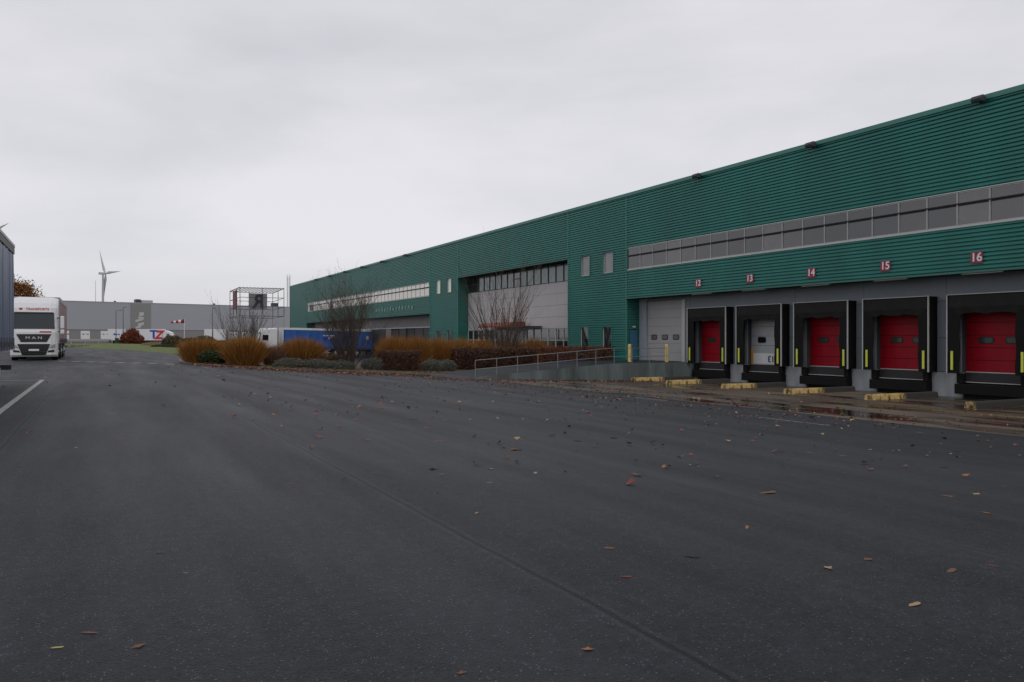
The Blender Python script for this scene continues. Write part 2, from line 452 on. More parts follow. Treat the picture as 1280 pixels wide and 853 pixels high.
m.build('cladding', green, W); m = MB(); clad(m, Y_C1 + GAP, Y_D1 - GAP, -1.3, ZR, HD, face); m.build('cladding', green, W)
m = MB(); clad(m, Y_B1 + GAP, Y_C1 - GAP, ZM, ZR, [], face); m.build('cladding', green, W)
m = MB(); clad(m, Y_D1 + GAP, Y_E1 - GAP, ZU, ZR, [(strip_e[0], strip_e[1], ZB, ZT)], face); m.build('cladding', green, W)
m = MB(); clad(m, Y_E1 + GAP, Y_F1, -1.3, ZR, [], face); m.build('cladding', green, W)
# return walls at the ends of the recesses
for yy, z1 in ((Y_A1, ZU), (Y_C1, ZM), (Y_E1, ZU)):
    m = MB()
    hl = [(X0 + .28, X0 + .90, -1.3, 1.92)] if yy == Y_A1 else []
    clad(m, X0 + .04, XB + .4, -1.3, z1, hl, lambda u, d, z, yy=yy: (u, yy + d, z))
    m.build('cladding', mat('green_return', (0.03, 0.165, 0.135), 0.5), W)
for yy in (Y_B1, Y_D1):
    m = MB(); m.box(X0 + .04, XB + .4, yy - .05, yy - .01, -1.3, ZM if yy == Y_B1 else ZU)
    m.build('cladding', green, W)
# corner and joint trims
for yy, z0 in ((Y_A1, -1.3), (Y_B1, -1.3), (Y_C1, -1.3), (Y_D1, -1.3), (Y_E1, -1.3), (Y_F1, -1.3)):
    m = MB(); m.box(X0 - .012, X0 + .045, yy - .035, yy + .035, z0, ZR - .14)
    m.build('corner_trim', green_cap, W)
for a, b, z in ((Y_A0, Y_A1, ZU), (Y_D1 + .08, Y_E1, ZU), (Y_B1 + .08, Y_C1, ZM)):
    m = MB(); m.box(X0 - .03, X0 + .05, a, b - .04, z - .09, z - .003); m.build('fascia_trim', green_dk, W)
yy = Y_A0
while yy < Y_F1:
    e = min(Y_F1 + .04, yy + 12.4); m = MB(); m.box(X0 - .06, X0 + .5, yy, e - .012, ZR - .14, ZR + .06); yy = e
    m.build('roof_trim', green_cap, W)
m = MB(); m.box(X0 + .5, 92, Y_A0, Y_F1 - .05, ZR - .5, ZR - .1); m.build('roof', mat('roof_grey', (.2, .2, .2), .8), W)
m = MB(); m.box(X0 + .06, 92, Y_F1, Y_F1 + .2, -1.3, ZR); m.box(X0 + .06, 92, Y_A0 - .2, Y_A0, -1.3, ZR); m.box(91.8, 92, Y_A0, Y_F1, -1.3, ZR); m.build('wall', green, W)
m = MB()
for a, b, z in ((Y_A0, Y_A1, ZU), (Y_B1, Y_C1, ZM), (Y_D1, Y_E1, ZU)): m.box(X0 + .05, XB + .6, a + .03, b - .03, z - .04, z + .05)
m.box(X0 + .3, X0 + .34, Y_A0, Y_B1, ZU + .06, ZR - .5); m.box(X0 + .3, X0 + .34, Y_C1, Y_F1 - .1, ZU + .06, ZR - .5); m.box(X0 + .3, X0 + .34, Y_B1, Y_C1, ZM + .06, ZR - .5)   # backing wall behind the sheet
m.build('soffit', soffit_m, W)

# window units, one per mullion bay
def make_window(y0, z0, z1, wd, transom, first_mull=True, gm=glass, fm=alu):
    fr = MB()
    fr.box(X0 + .004, X0 + .12, y0 - .008, y0 + .055, z0, z1)
    fr.box(X0 + .02, X0 + .12, y0 + .055, y0 + wd - .001, z0, z0 + .05); fr.box(X0 + .02, X0 + .12, y0 + .055, y0 + wd - .001, z1 - .05, z1)
    if transom: fr.box(X0 - .035, X0 - .003, y0, y0 + wd, z1 - .50, z1 - .455, 1); fr.box(X0 + .026, X0 + .034, y0 + .06, y0 + wd, z1 - .57, z1 - .5, 1)  # lower black strip imitates the rail's dark reflection on the pane
    fo = fr.build('window', [fm, blackr], W)
    p = MB(); p.box(X0 + .035, X0 + .055, y0 + .056, y0 + wd, z0 + .05, z1 - .05)
    po = p.build('pane', gm, fo)
    return fo
wa = make_window(w0 - PW, ZB, ZT, PW, True)
kids(wa)
y = wa.location.y; FARP = None; wa_p = [q for q in bpy.data.objects if q.parent == wa][0]
PV = []
for nm_, c_ in (('pane_grey', (.035, .032, .038)), ('pane_pale', (.07, .062, .066)), ('pane_dark', (.006, .006, .008))):  # three pane tones, varied from window to window
    d_ = wa_p.data.copy(); d_.materials.clear(); d_.materials.append(mat(nm_, c_, .07, spec=.75, ior=1.75, var=.35, vscale=1.2)); PV.append(d_)
for i in range(1, 34):
    c = copy_tree(wa, W); c.location.y = y - PW * i
    v_ = (0, 1, 0, 2, 1, 0, 0, 3, 0, 2, 1, 0, 3, 0)[i % 14]
    if v_:
        pc = [q for q in bpy.data.objects if q.parent == c][0]; pc.data = PV[v_ - 1]; pc.rotation_euler = (R(.25 * (v_ - 2)), 0, R(.3 * (v_ - 2)))
for i in range(41):
    c = copy_tree(wa, W); c.location.y = y + (strip_e[0] - (w0 - PW)) + PW * i
    pc = [q for q in bpy.data.objects if q.parent == c][0]
    if FARP is None:
        FARP = pc.data.copy(); FARP.materials.clear(); FARP.materials.append(mat('sky_reflection_cream', (0.80, 0.76, 0.66), 0.07, spec=.8, ior=1.8, var=.12, vscale=.6))  # cream base colour stands in for bright sky mirrored in the far panes
    pc.data = FARP if i not in (29, 38, 39) else wa_p.data
for a, b in (strip_a, strip_e):
    m = MB(); m.box(X0 - .03, X0 + .1, a, b + .05, ZB - .07, ZB - .003); m.box(X0 - .01, X0 + .1, a, b + .05, ZT + .003, ZT + .04)
    m.build('window_sill', alu_b, W)
# room walls seen through nothing: dark lining behind the strips
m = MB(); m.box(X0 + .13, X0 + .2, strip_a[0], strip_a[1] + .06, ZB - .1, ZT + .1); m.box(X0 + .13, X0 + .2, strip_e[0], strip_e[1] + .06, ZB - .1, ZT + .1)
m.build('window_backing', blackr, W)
def small_window(a, b, z0, z1):
    fr = MB(); t = .06
    fr.box(X0 - .02, X0 + .16, a, a + t, z0, z1); fr.box(X0 - .02, X0 + .16, b - t, b, z0, z1)
    fr.box(X0 - .02, X0 + .16, a + t, b - t, z1 - t, z1); fr.box(X0 - .02, X0 + .16, a + t, b - t, z0, z0 + t)
    fo = fr.build('window', green_dk, W)
    f2 = MB(); f2.box(X0 + .07, X0 + .10, a + t, a + t + .05, z0 + t, z1 - t); f2.box(X0 + .07, X0 + .10, b - t - .05, b - t, z0 + t, z1 - t); f2.box(X0 + .07, X0 + .10, a + t + .05, b - t - .05, z0 + t, z0 + t + .05)
    f2.build('inner_frame', alu_b, fo)
    p = MB(); p.box(X0 + .105, X0 + .125, a + t, b - t, z0 + t, z1 - t); p.build('pane', (mat('blind_glass', (0.20, 0.19, 0.195), 0.08, spec=0.7, ior=1.6) if a < 60 else mat('sky_reflection_cream', (0.62, .58, .48), .07)) if z0 > 3 else glass, fo)  # cream panes have the sky reflection put into their colour
for h in HB + HD: small_window(*h)

# middle recess: glazed band, pale panels, lower windows, canopy
m = MB()
for r_, (z0, z1) in enumerate(((2.14, 3.05), (3.05, 3.97), (3.97, 4.88), (4.88, 5.76))):
    yy = Y_B1 + .06
    while yy < Y_C1 - .1:
        e = min(yy + 3.4, Y_C1 - .06); m.box(XB, XB + .1, yy + .008, e - .008, z0 + .008, z1 - .008); yy = e
m.build('wall_panel', lightp, W)
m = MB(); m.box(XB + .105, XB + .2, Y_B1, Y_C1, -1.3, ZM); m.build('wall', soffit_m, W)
def recess_window(a, b, z0, z1, gm, fm=alu_b, cross=False, t=.035):
    fr = MB()
    fr.box(XB - .03, XB + .06, a, a + t, z0, z1); fr.box(XB - .03, XB + .06, b - t, b - .001, z0, z1)
    fr.box(XB - .03, XB + .06, a + t, b - t, z1 - t, z1); fr.box(XB - .03, XB + .06, a + t, b - t, z0, z0 + t)
    if cross: fr.box(XB - .03, XB + .06, a + t, b - t, (z0 + z1) / 2 - .03, (z0 + z1) / 2 + .03)
    fo = fr.build('window', fm, W)
    p = MB(); p.box(XB + .03, XB + .05, a + t, b - t, z0 + t, z1 - t); p.build('pane', gm, fo)
yy = Y_B1 + .06; i = 0
pw = (Y_C1 - Y_B1 - .12) / 17
for i in range(17):
    gm = glass if i in (8, 15, 16) else glass_t
    recess_window(yy, yy + pw, 5.78, 7.2, gm, steel_dk, cross=(i in (8, 15, 16)), t=.02)
    if not 7 <= i <= 9: recess_window(yy, yy + pw, .3, 2.12, glass, alu_b, cross=True)
    yy += pw
m = MB(); m.box(XB - .02, XB + .06, Y_B1 + .06 + 7 * pw, Y_B1 + .06 + 10 * pw, -.9, 2.12); m.build('entrance_door', greyp2, W)
m = MB(); m.box(XB - .01, XB + .1, Y_B1 + .06, Y_C1 - .06, -1.3, .29); m.build('wall', greyp, W)
m = MB(); m.prism([(30.5, 2.30), (32.05, 2.36), (32.05, 2.78), (30.7, 2.68), (30.5, 2.45)], 'y', 59.2, 65.2); m.build('canopy', mat('canopy_red', (0.30, 0.055, 0.03), 0.5, var=0.2), W, label='red entrance canopy')
m = MB(); m.box(30.3, 32.05, 56.3, 59.15, 2.27, 2.36); m.bar((30.5, 56.5, 2.27), (30.5, 56.5, -1.1), .05); m.build('canopy', steel_dk, W, label='flat grey canopy beside the red one')

# near bay: grey panels, docks
DC = [36.0 - 4.13 * i for i in range(10)]       # dock centres
pan = MB()
def gp(mb, a, b, z0, z1, g_=.008): mb.box(XB, XB + .08, a + g_, b - g_, z0 + g_, z1 - g_)
for c in DC:
    a, b = c - 2.065, c + 2.065
    gp(pan, a, b, 2.92, ZU - .05)
    for z0, z1 in ((1.35, 2.92), (-.1, 1.35)):
        gp(pan, a, c - 1.42, z0, z1); gp(pan, c + 1.42, b, z0, z1)
    m = MB(); m.box(XB - .03, XB + .5, c + 1.32, b + .745, -1.3, -.11); m.build('dock_pier', conc, W)
    pan.build('wall_panel', greyp, W); pan = MB()
gp(pan, DC[-1] - 2.065 - 12, DC[-1] - 2.065, -.1, ZU - .05)
gp(pan, 38.07, 38.75, -.1, ZU - .05)
gp(pan, 38.75, 42.4, 3.75, ZU - .05)
pan.build('wall_panel', greyp, W)
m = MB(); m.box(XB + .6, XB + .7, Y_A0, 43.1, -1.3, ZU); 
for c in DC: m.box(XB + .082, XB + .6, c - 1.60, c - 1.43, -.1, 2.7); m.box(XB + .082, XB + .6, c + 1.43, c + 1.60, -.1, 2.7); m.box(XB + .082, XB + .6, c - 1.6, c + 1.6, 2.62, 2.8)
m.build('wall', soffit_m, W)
m = MB(); m.box(XB - .08, XB + .5, 42.4, 43.14, -.1, ZU - .05); m.build('column', greyp2, W)
m = MB(); m.box(XB - .04, XB + .08, 38.55, 38.85, -.1, 3.75); m.build('column', alu_b, W)
# tall grey sectional door beside the docks
m = MB(); z = -.09
while z < 3.7: m.box(XB + .06, XB + .10, 38.86, 42.38, z, min(z + .54, 3.74)); z += .55
od = m.build('sectional_door', doorgrey, W)
def slot(parent, x, yc, zc, wd, h, gm=glass):
    p = MB(); n = 16; pts = []
    for i in range(n):
        t = 2 * math.pi * (i + .5) / n
        cx = math.copysign(abs(math.cos(t)) ** .45, math.cos(t)); cz = math.copysign(abs(math.sin(t)) ** .45, math.sin(t))
        pts.append((yc + cx * wd / 2, zc + cz * h / 2))
    p.prism(pts, 'x', x - .014, x + .01, 0)
    p.prism([(yc + (a - yc) * .82, zc + (b - zc) * .72) for a, b in pts], 'x', x - .019, x - .0145, 1)
    return p.build('door_window', [blackr, gm], parent)
for yc in (41.7, 40.6, 39.5): slot(od, XB + .06, yc, 1.42, .62, .34, mat('door_glass', (0.10, 0.10, 0.09), 0.15))
# blue personnel door in the return wall
m = MB(); m.box(X0 + .30, X0 + .88, Y_A1 - .02, Y_A1 + .03, -.08, 1.9); bd = m.build('personnel_door', bluedoor, W)
m = MB(); m.box(X0 + .36, X0 + .48, Y_A1 - .06, Y_A1 - .021, .93, .96); m.build('door_handle', alu, bd)
m = MB(); m.box(X0 + .5, X0 + .68, Y_A1 - .12, Y_A1 - .005, 2.06, 2.16); m.build('door_lamp', alu_b, W)

doorw = mat('door_slot_glass', (0.045, 0.055, 0.045), 0.15)
def dock(c, n):
    ch = []
    # shelter: side walls, front curtains, header
    XF = 31.5; a, b = c - 1.65, c + 1.65
    m = MB()
    m.box(XF + .02, XB - .003, a, a + .05, -.12, 3.13); m.box(XF + .02, XB - .003, b - .05, b, -.12, 3.13)
    m.box(XF + .02, XB - .003, a + .05, b - .05, 3.08, 3.13)
    for s_, y0, y1 in ((1, a + .03, a + .52), (-1, b - .52, b - .03)):     # soft curtains, slightly bowed
        nseg = 8
        for i in range(nseg):
            z0 = -.12 + (3.1 + .12) * i / nseg; z1 = -.12 + (3.1 + .12) * (i + 1) / nseg
            k0 = .05 * math.sin(i * 1.7 + c); k1 = .05 * math.sin((i + 1) * 1.7 + c)
            if s_ == 1: vs = [(XF, y0, z0), (XF + .05, y1 + k0 * .5, z0), (XF + .05, y1 + k1 * .5, z1), (XF, y0, z1)]
            else: vs = [(XF + .05, y0 + k0 * .5, z0), (XF, y1, z0), (XF, y1, z1), (XF + .05, y0 + k1 * .5, z1)]
            m.add(vs + [(x + .03, y_, z_) for x, y_, z_ in vs], [(0,1,2,3),(7,6,5,4),(0,4,5,1),(1,5,6,2),(3,2,6,7),(0,3,7,4)])
    sh = m.build('dock_shelter', blackm, W); ch.append(sh)
    m = MB(); ns = 14
    for i in range(ns):                        # header curtain with a wavy hem
        y0 = a + .03 + (3.24) * i / ns; y1 = a + .03 + 3.24 * (i + 1) / ns
        hem = lambda q_: 2.35 + .035 * math.sin(q_ * 1.3 + c * 3) + .02 * math.sin(q_ * 3.7 + c * 7); h0 = hem(i); h1 = hem(i + 1)
        m.add([(XF + .012, y0, 3.1), (XF + .012, y1, 3.1), (XF - .005, y1, 2.62), (XF - .005, y0, 2.62), (XF + .045, y0, h0), (XF + .045, y1, h1)], [(0, 3, 2, 1), (3, 4, 5, 2)])
    m.build('header_curtain', mat('header_fabric', (0.012, 0.012, 0.0125), 0.7, spec=.25, var=0.4, vscale=3, bump=.5, bscale=5), sh)
    m = MB(); t = .024
    m.box(XF - .03, XF + .04, a - .005, a + t, -.12, 3.15); m.box(XF - .03, XF + .04, b - t, b + .005, -.12, 3.15); m.box(XF - .03, XF + .04, a + t, b - t, 3.15 - t, 3.15)
    m.build('edge_trim', alu_b, sh)
    for yc in (a + .22, b - .24):
        m = MB(); m.box(XF - .05, XF - .012, yc - .045, yc + .045, .02, .80); m.build('marker_strip', lime, sh)
    # sectional door
    XD = XB + .32; m = MB(); z = -.09
    while z < 2.55: m.box(XD, XD + .05, c - 1.41, c + 1.41, z, min(z + .503, 2.6)); z += .52
    m.box(XD - .02, XD - .001, c - 1.4, c + 1.4, -.10, -.06, 1)
    if n == 13:
        d = m.build('dock_door', [whited, alu_b], W, label='white dock door with two dark slots and number 13 upside down')
        slot(d, XD, c + .62, 1.25, .62, .34); slot(d, XD, c - .62, 1.25, .62, .34)
        m = MB(); m.box(XD - .03, XD - .012, c + 1.28, c + 1.40, -.08, .78); m.build('marker_strip', orange, d)
        m = MB(); m.box(XD - .010, XD - .002, c - 1.38, c + 1.26, -.05, .52); m.build('bottom_panel', white, d)
        tt = text('door_number', '13', .46, blackr, d, (0, 0, 0), (R(-90), 0, R(90)), ext=.002, sx=1.1, bold=.012)
        tt.location = Vector((XD - .016, c - .06, .22)) - Vector(W.location) - d.location
    else:
        d = m.build('dock_door', [red, alu_b], W)
        slot(d, XD, c + .55, 1.25, .66, .30, doorw); slot(d, XD, c - .55, 1.25, .66, .30, doorw)
    # leveller and bumpers
    m = MB(); m.box(XB - .02, XB + .3, c - 1.25, c + 1.25, -.13, -.105); m.box(XB - .03, XB + .2, c - 1.20, c + 1.20, -.5, -.13)
    lv = m.build('dock_leveller', mat('leveller_steel', (0.02, 0.02, 0.022), .6, var=.3), W)
    m = MB(); m.box(XB - .07, XB - .031, c - 1.2, c + 1.2, -.50, -.475); m.build('leveller_lip', alu_b, lv)
    for yc in (c - 1.3, c + 1.3):
        m = MB(); m.box(XB - .30, XB - .035, yc - .13, yc + .13, -.55, -.13); m.build('dock_bumper', blackm, W, bevel=.02)
    m = MB(); m.box(XB - .42, XB - .02, c - 1.44, c + 1.44, -.98, -.56); m.build('dock_bumper', blackm, W, bevel=.02)
    m = MB(); m.box(XB + .1, XB + .5, c - 1.32, c + 1.32, -1.2, -.51); m.build('wall', blackr, W)
for i, c in enumerate(DC): dock(c, 12 + i)

# strip lights under the fascia at each dock number, off
for c in DC:
    m = MB(); m.box(X0 + .08, X0 + .22, c - .9, c + .75, ZU - .14, ZU - .09); m.build('strip_light', mat('lamp_case', (.45, .43, .40), .5), W)
# flood lights on the roof edge
fl = None
for yy in [35.9 - 8.3 * k for k in range(7)] + [85.1 + 8.3 * k for k in range(6)]:
    if fl is None:
        m = MB(); m.prism([(X0 - .48, ZR - .14), (X0 - .44, ZR - .24), (X0 - .15, ZR - .22), (X0 - .1, ZR - .06), (X0 - .3, ZR + .02), (X0 - .45, ZR - .04)], 'y', yy - .2, yy + .2)
        m.box(X0 - .12, X0 - .062, yy - .06, yy + .06, ZR - .26, ZR - .02); fl = m.build('floodlight', steel_dk, W)
    else:
        c = fl.copy(); COL.objects.link(c); c.location.y = yy - W.location.y

# far bay
m = MB()
for a, b, z0, z1 in ((79.2, 133, 2.6, 3.98), (79.2, 80.4, -1.3, 2.6), (94, 96, -1.3, 2.6), (110, 112, -1.3, 2.6), (124, 133, -1.3, 2.6)): m.box(XB, XB + .1, a, b, z0, z1 - .01)
m.build('wall_panel', mat('far_panel', (.20, .185, .18), .6, var=.15), W)
m = MB(); m.box(XB - .1, XB - .003, 80.5, 133, 2.55, 2.66); m.build('fascia_trim', alu_b, W)
for a, b in ((80.5, 93.9), (96.1, 109.9), (112.1, 123.9)):
    nn = 5; wd = (b - a) / nn
    for i in range(nn):
        if i % 2 == 0 and i: continue
        recess_window(a + i * wd, a + (i + 1) * wd, -.9, 2.54, mat('matt_glass', (.02, .02, .022), .5), steel_dk, t=.05)
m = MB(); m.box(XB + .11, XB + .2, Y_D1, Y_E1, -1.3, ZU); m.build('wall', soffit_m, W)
# raised white marks of a sign above the far bay, too worn to read
ry = random.Random(3)
for i in range(13):
    m = MB(); yc = 83.6 + i * 1.05; hh = .35 * ry.random()
    m.prism([(yc - .35, 4.55), (yc - .22, 4.55), (yc - .22, 4.67 + .1 * (i % 3)), (yc + .03, 4.67 + .1 * (i % 3)), (yc + .03, 4.55), (yc + .16, 4.55), (yc + .16, 4.95), (yc + .03, 4.95), (yc - .22, 4.95 + hh), (yc - .35, 4.95 + hh)], 'x', X0 - .06, X0 - .02)
    m.build('worn_letter', mat('worn_white', (.20, .33, .30), .6), W)
# low green framed gates at the foot of the second block
m = MB()
for a, b in ((75.0, 77.4), (72.2, 73.8)):
    m.bar((X0 - .6, a, -1), (X0 - .6, a, 1.9), .04); m.bar((X0 - .6, b, -1), (X0 - .6, b, 1.9), .04); m.bar((X0 - .6, a, 1.9), (X0 - .6, b, 1.9), .04)
tag(m.build('pipe_frame', green_dk), 'green steel pipe frames standing at the foot of the green block', 'barrier')

# dock number plates
NP = ['above the dock beside the tall grey sectional door', 'above the only white dock door', 'above the red door right of the white one', 'above the second red door from the right edge', 'above the last red door at the right edge']
for i, c in enumerate(DC[:5]):
    n = 12 + i
    loc = (X0 - .03, c + .05, 4.30)
    t = thing('number_sign', 'red plate %d %s' % (n, NP[i]), 'sign', loc)
    m = MB(); m.box(X0 - .05, X0 - .012, c - .20, c + .28, 4.31, 4.76); m.build('plate', signred, t)
    tx = text('lettering', str(n), .47, white, t, (-.026, -.01, .235), (R(90), 0, R(-90)), ext=.004, bold=.009)

# ------------------------------------------------------------------ yellow wheel guides
gd = None
GY = [36.98, 33.8, 29.7, 25.55, 21.45, 17.3, 13.2]
glab = ['half hidden yellow tipped wheel guide against the ramp wall', 'yellow tipped concrete wheel guide left of dock 12', 'yellow tipped concrete wheel guide between docks 12 and 13', 'yellow tipped concrete wheel guide between docks 13 and 14',
        'worn yellow wheel guide with dark smears between docks 14 and 15', 'concrete wheel guide with a pale yellow end between docks 15 and 16', 'yellow tipped wheel guide right of dock 16', ]
glab = ['low yellow tipped concrete wheel guide against the ramp wall', 'yellow tipped concrete wheel guide left of the white dock door', 'yellow tipped concrete wheel guide right of the white dock door',
        'worn yellow tipped wheel guide between the two middle red doors', 'dark smeared yellow wheel guide between docks 15 and 16', 'concrete wheel guide with a small pale yellow end right of dock 16', 'last wheel guide at the right edge of the picture']
for i, yy in enumerate(GY):
    m = MB(); x0 = 27 + random.uniform(-.1, .15); x1 = 31.2; z0 = gz(27) - .03; hh = .25
    hw = .17
    m.prism([(yy - hw, z0), (yy + hw, z0), (yy + hw * .8, z0 + hh * .8), (yy + hw * .6, z0 + hh), (yy - hw * .6, z0 + hh), (yy - hw * .8, z0 + hh * .8)], 'x', x0, x1)
    o = m.build('wheel_guide', guide_m, origin=((29.2 if i != 5 else 27.2), yy, z0), bevel=.015)
    tag(o, glab[i], 'wheel guide', 'wheel guides on the dock apron')

# ------------------------------------------------------------------ ramp, handrail, bollards
RY0, RY1 = 37.72, 43.1
def rtop(X): return -.77 + .02 + (X - 16.5) / 9.5 * .65 if X < 26 else -.10
m = MB(); xs = [16.5, 18, 20, 22, 24, 26, 28, 30, XB - .05]
for a, b in zip(xs, xs[1:]):
    for yy0, yy1, mi in ((RY0, RY1, 0),):
        za, zb = rtop(a), rtop(b); ga, gb = gz(a) - .3, gz(b) - .3
        vs = [(a, yy0, ga), (b, yy0, gb), (b, yy1, gb), (a, yy1, ga), (a, yy0, za), (b, yy0, zb), (b, yy1, zb), (a, yy1, za)]
        m.add(vs, [(0, 1, 5, 4)], 0); m.add(vs, [(4, 5, 6, 7)], 1); m.add(vs, [(2, 3, 7, 6)], 0)
        if a == xs[0]: m.add(vs, [(3, 0, 4, 7)], 0)
o = m.build('loading_ramp', [concw, asph], origin=(24, 40, -1.1)); tag(o, 'sloping concrete ramp with a grey side wall rising to the dock floor', 'ramp')
rail = thing('handrail', 'galvanised two bar handrail along the edge of the concrete ramp', 'handrail', (17.3, RY0 + .12, -.7))
px = [17.28 + 1.255 * i for i in range(12)]
px = [p + .25 for p in px if p < 31]
RH = .86
for p in px:
    m = MB(); m.bar((p, RY0 + .12, rtop(p) - .02), (p, RY0 + .12, rtop(p) + RH), .019, 8); m.build('post', galv, rail)
for hh in (RH, RH * .45):
    m = MB(); pp = [px[0], 26.0, px[-1]]
    for a, b in zip(pp, pp[1:]): m.bar((a - .02, RY0 + .12, rtop(a) + hh), (b, RY0 + .12, rtop(b) + hh), .018, 8)
    m.build('rail', galv, rail)
for (x, y), lb in (((28.96, 40.0), 'pale yellow bollard in front of the blue door'), ((30.78, 38.7), 'pale yellow bollard before the tall grey sectional door')):
    m = MB(); m.bar((x, y, -.11), (x, y, .92), .105, 14); m.bar((x, y, .92), (x, y, .98), .105, 14, r2=.06)
    tag(m.build('bollard', mat('bollard_yellow', (0.66, 0.52, 0.16), .55, var=.15)), lb, 'bollard', 'yellow bollards on the ramp')
m = MB(); m.bar((27.3, 42.6, -.2), (27.3, 42.6, .62), .04, 8); m.box(27.22, 27.38, 42.52, 42.68, .6, .8); tag(m.build('marker_post', blackr), 'thin black post beside the red hedge end', 'post')

# ------------------------------------------------------------------ vegetation builders
def leafmats(nm, cols, rough=.85): return [mat(nm + '_tone_%s' % 'abcdef'[i], c, rough, spec=.2) for i, c in enumerate(cols)]
def grass_clump(name, x, y, rx, ry_, h, n, mats_, label, group=None, lean=.35, seed=1, base=0.55, wid=.010):
    r = random.Random(seed); m = MB(); g0 = gz(x, y) + .03
    for i in range(n):
        a = r.uniform(0, 2 * math.pi); q = math.sqrt(r.random())
        bx, by = x + math.cos(a) * rx * q * base, y + math.sin(a) * ry_ * q * base
        hh = h * r.uniform(.45, 1.12) * (1 - .22 * q * q)
        tx, ty = x + math.cos(a) * rx * q * r.uniform(.85, 1.12), y + math.sin(a) * ry_ * q * r.uniform(.85, 1.12)
        tx += r.gauss(0, .14) * h; ty += r.gauss(0, .14) * h
        mx_, my_ = bx * .45 + tx * .55, by * .45 + ty * .55
        t = r.uniform(0, math.pi); wx, wy = math.cos(t) * wid, math.sin(t) * wid
        k_ = .9 if r.random() < .75 else 1.0
        vs = [(bx - wx, by - wy, g0), (bx + wx, by + wy, g0), (mx_ + wx, my_ + wy, g0 + hh * .62), (mx_ - wx, my_ - wy, g0 + hh * .62), (tx, ty, g0 + hh * k_)]
        m.add(vs, [(0, 1, 2, 3), (3, 2, 4)], r.randrange(len(mats_)))
    o = m.build(name, mats_, origin=(x, y, g0)); tag(o, label, 'ornamental grass' if 'grass' in name else 'shrub', group); return o
def leafy(name, parts, n, mats_, label, cat, group=None, seed=1, size=.07, stems=0, blob=True):
    """leaf sized faces scattered through ellipsoids or boxes, with bare twigs"""
    r = random.Random(seed); m = MB()
    vol = sum(p[3] * p[4] * p[5] for p in parts)
    nm = len(mats_) - 1
    for (cx, cy, cz, rx, ry_, rz_) in parts:
        k_ = int(n * rx * ry_ * rz_ / vol)
        for i in range(k_):
            while True:
                a, b, c = r.uniform(-1, 1), r.uniform(-1, 1), r.uniform(-1, 1)
                d = a * a + b * b + c * c
                if not blob:
                    if max(abs(a), abs(b), abs(c)) > .6 or r.random() < .3: break
                elif d < 1 and (d > .35 or r.random() < .4): break
            px_, py_, pz_ = cx + a * rx + r.gauss(0, .03), cy + b * ry_ + r.gauss(0, .03), cz + c * rz_ + r.gauss(0, .04)
            s_ = size * r.uniform(.6, 1.4)
            u = Vector((r.gauss(0, 1), r.gauss(0, 1), r.gauss(0, 1))).normalized(); v = u.orthogonal().normalized() * s_ * .6; u = u * s_
            p = Vector((px_, py_, pz_))
            m.add([p - u, p + v, p + u, p - v], [(0, 1, 2, 3)], r.randrange(nm))
        for i in range(stems):
            a = r.uniform(0, 6.28); q = r.random()
            m.bar((cx + rx * .3 * math.cos(a) * q, cy + ry_ * .3 * math.sin(a) * q, cz - rz_), (cx + rx * .9 * math.cos(a) * q, cy + ry_ * .9 * math.sin(a) * q, cz + rz_ * r.uniform(.3, 1.0)), .012, 3, r2=.004, mi=nm, caps=False)
    o = m.build(name, mats_); tag(o, label, cat, group); return o
def branch(m, p, d, L, r0, lev, rnd, spread, up):
    steps = 3; a = Vector(p); dd = Vector(d)
    for i in range(steps):
        dd = (dd + Vector((rnd.gauss(0, .10), rnd.gauss(0, .10), up * .08))).normalized()
        b = a + dd * (L / steps); ra = r0 * (1 - .25 * i); rb = r0 * (1 - .25 * (i + 1))
        m.bar(a, b, ra, 5 if lev > 1 else 3, r2=max(rb, .006), caps=False)
        if lev > 0:
            for k_ in range(2 if lev < 3 else 2):
                e = (dd + Vector((rnd.gauss(0, spread), rnd.gauss(0, spread), rnd.gauss(.15, spread * .6)))).normalized()
                branch(m, a.lerp(b, rnd.random()), e, L * rnd.uniform(.42, .68), rb * .68, lev - 1, rnd, spread, up)
        a = b
def bare_tree(x, y, h, spread, stems, label, seed, lev=2, tw=.5, r0=.04, group=None):
    rnd = random.Random(seed); m = MB(); g0 = gz(x, y)
    for i in range(stems):
        a = 2 * math.pi * i / stems + rnd.uniform(-.3, .3); q = spread * rnd.uniform(.25, 1.0)
        d = Vector((math.cos(a) * q, math.sin(a) * q, 1)).normalized()
        branch(m, (x + math.cos(a) * .15, y + math.sin(a) * .15, g0), d, h * rnd.uniform(.75, 1.0), r0 * rnd.uniform(.7, 1.1), lev, rnd, tw, 1.0)
    t = thing('bare_tree', label, 'tree', (x, y, g0), group=group)
    m.build('branches', bark, t)
    m = MB(); m.bar((x, y, g0 - .1), (x, y, g0 + .35), .22, 10, r2=.14); m.build('trunk', bark, t)
    return t

OR = leafmats('orange_grass', [(0.36, 0.155, 0.030), (0.27, 0.10, 0.018), (0.44, 0.23, 0.06), (0.18, 0.07, 0.018), (.22, .13, .05)])
PK = leafmats('pink_grass', [(0.24, 0.13, 0.085), (0.17, 0.085, 0.055), (0.29, 0.18, 0.12), (.12, .06, .04)])
TN = leafmats('tan_grass', [(0.25, 0.17, 0.09), (0.18, 0.11, 0.06), (.30, .22, .13)])
GR = 'ornamental grasses on the island'
def gpos(x, s_):
    a = (x - 640) / F; z = s_ / (CT - a * ST); return z * (a * CT + ST)
grass_clump('ornamental_grass', gpos(249, 49), 49.0, 1.15, 1.15, 1.55, 6500, OR, 'leftmost orange brown grass clump at the tip of the island', GR, seed=1)
grass_clump('ornamental_grass', gpos(272, 50), 50.4, .95, 1.0, 1.5, 4500, OR, 'orange grass clump rising behind the dark green shrub', GR, seed=2)
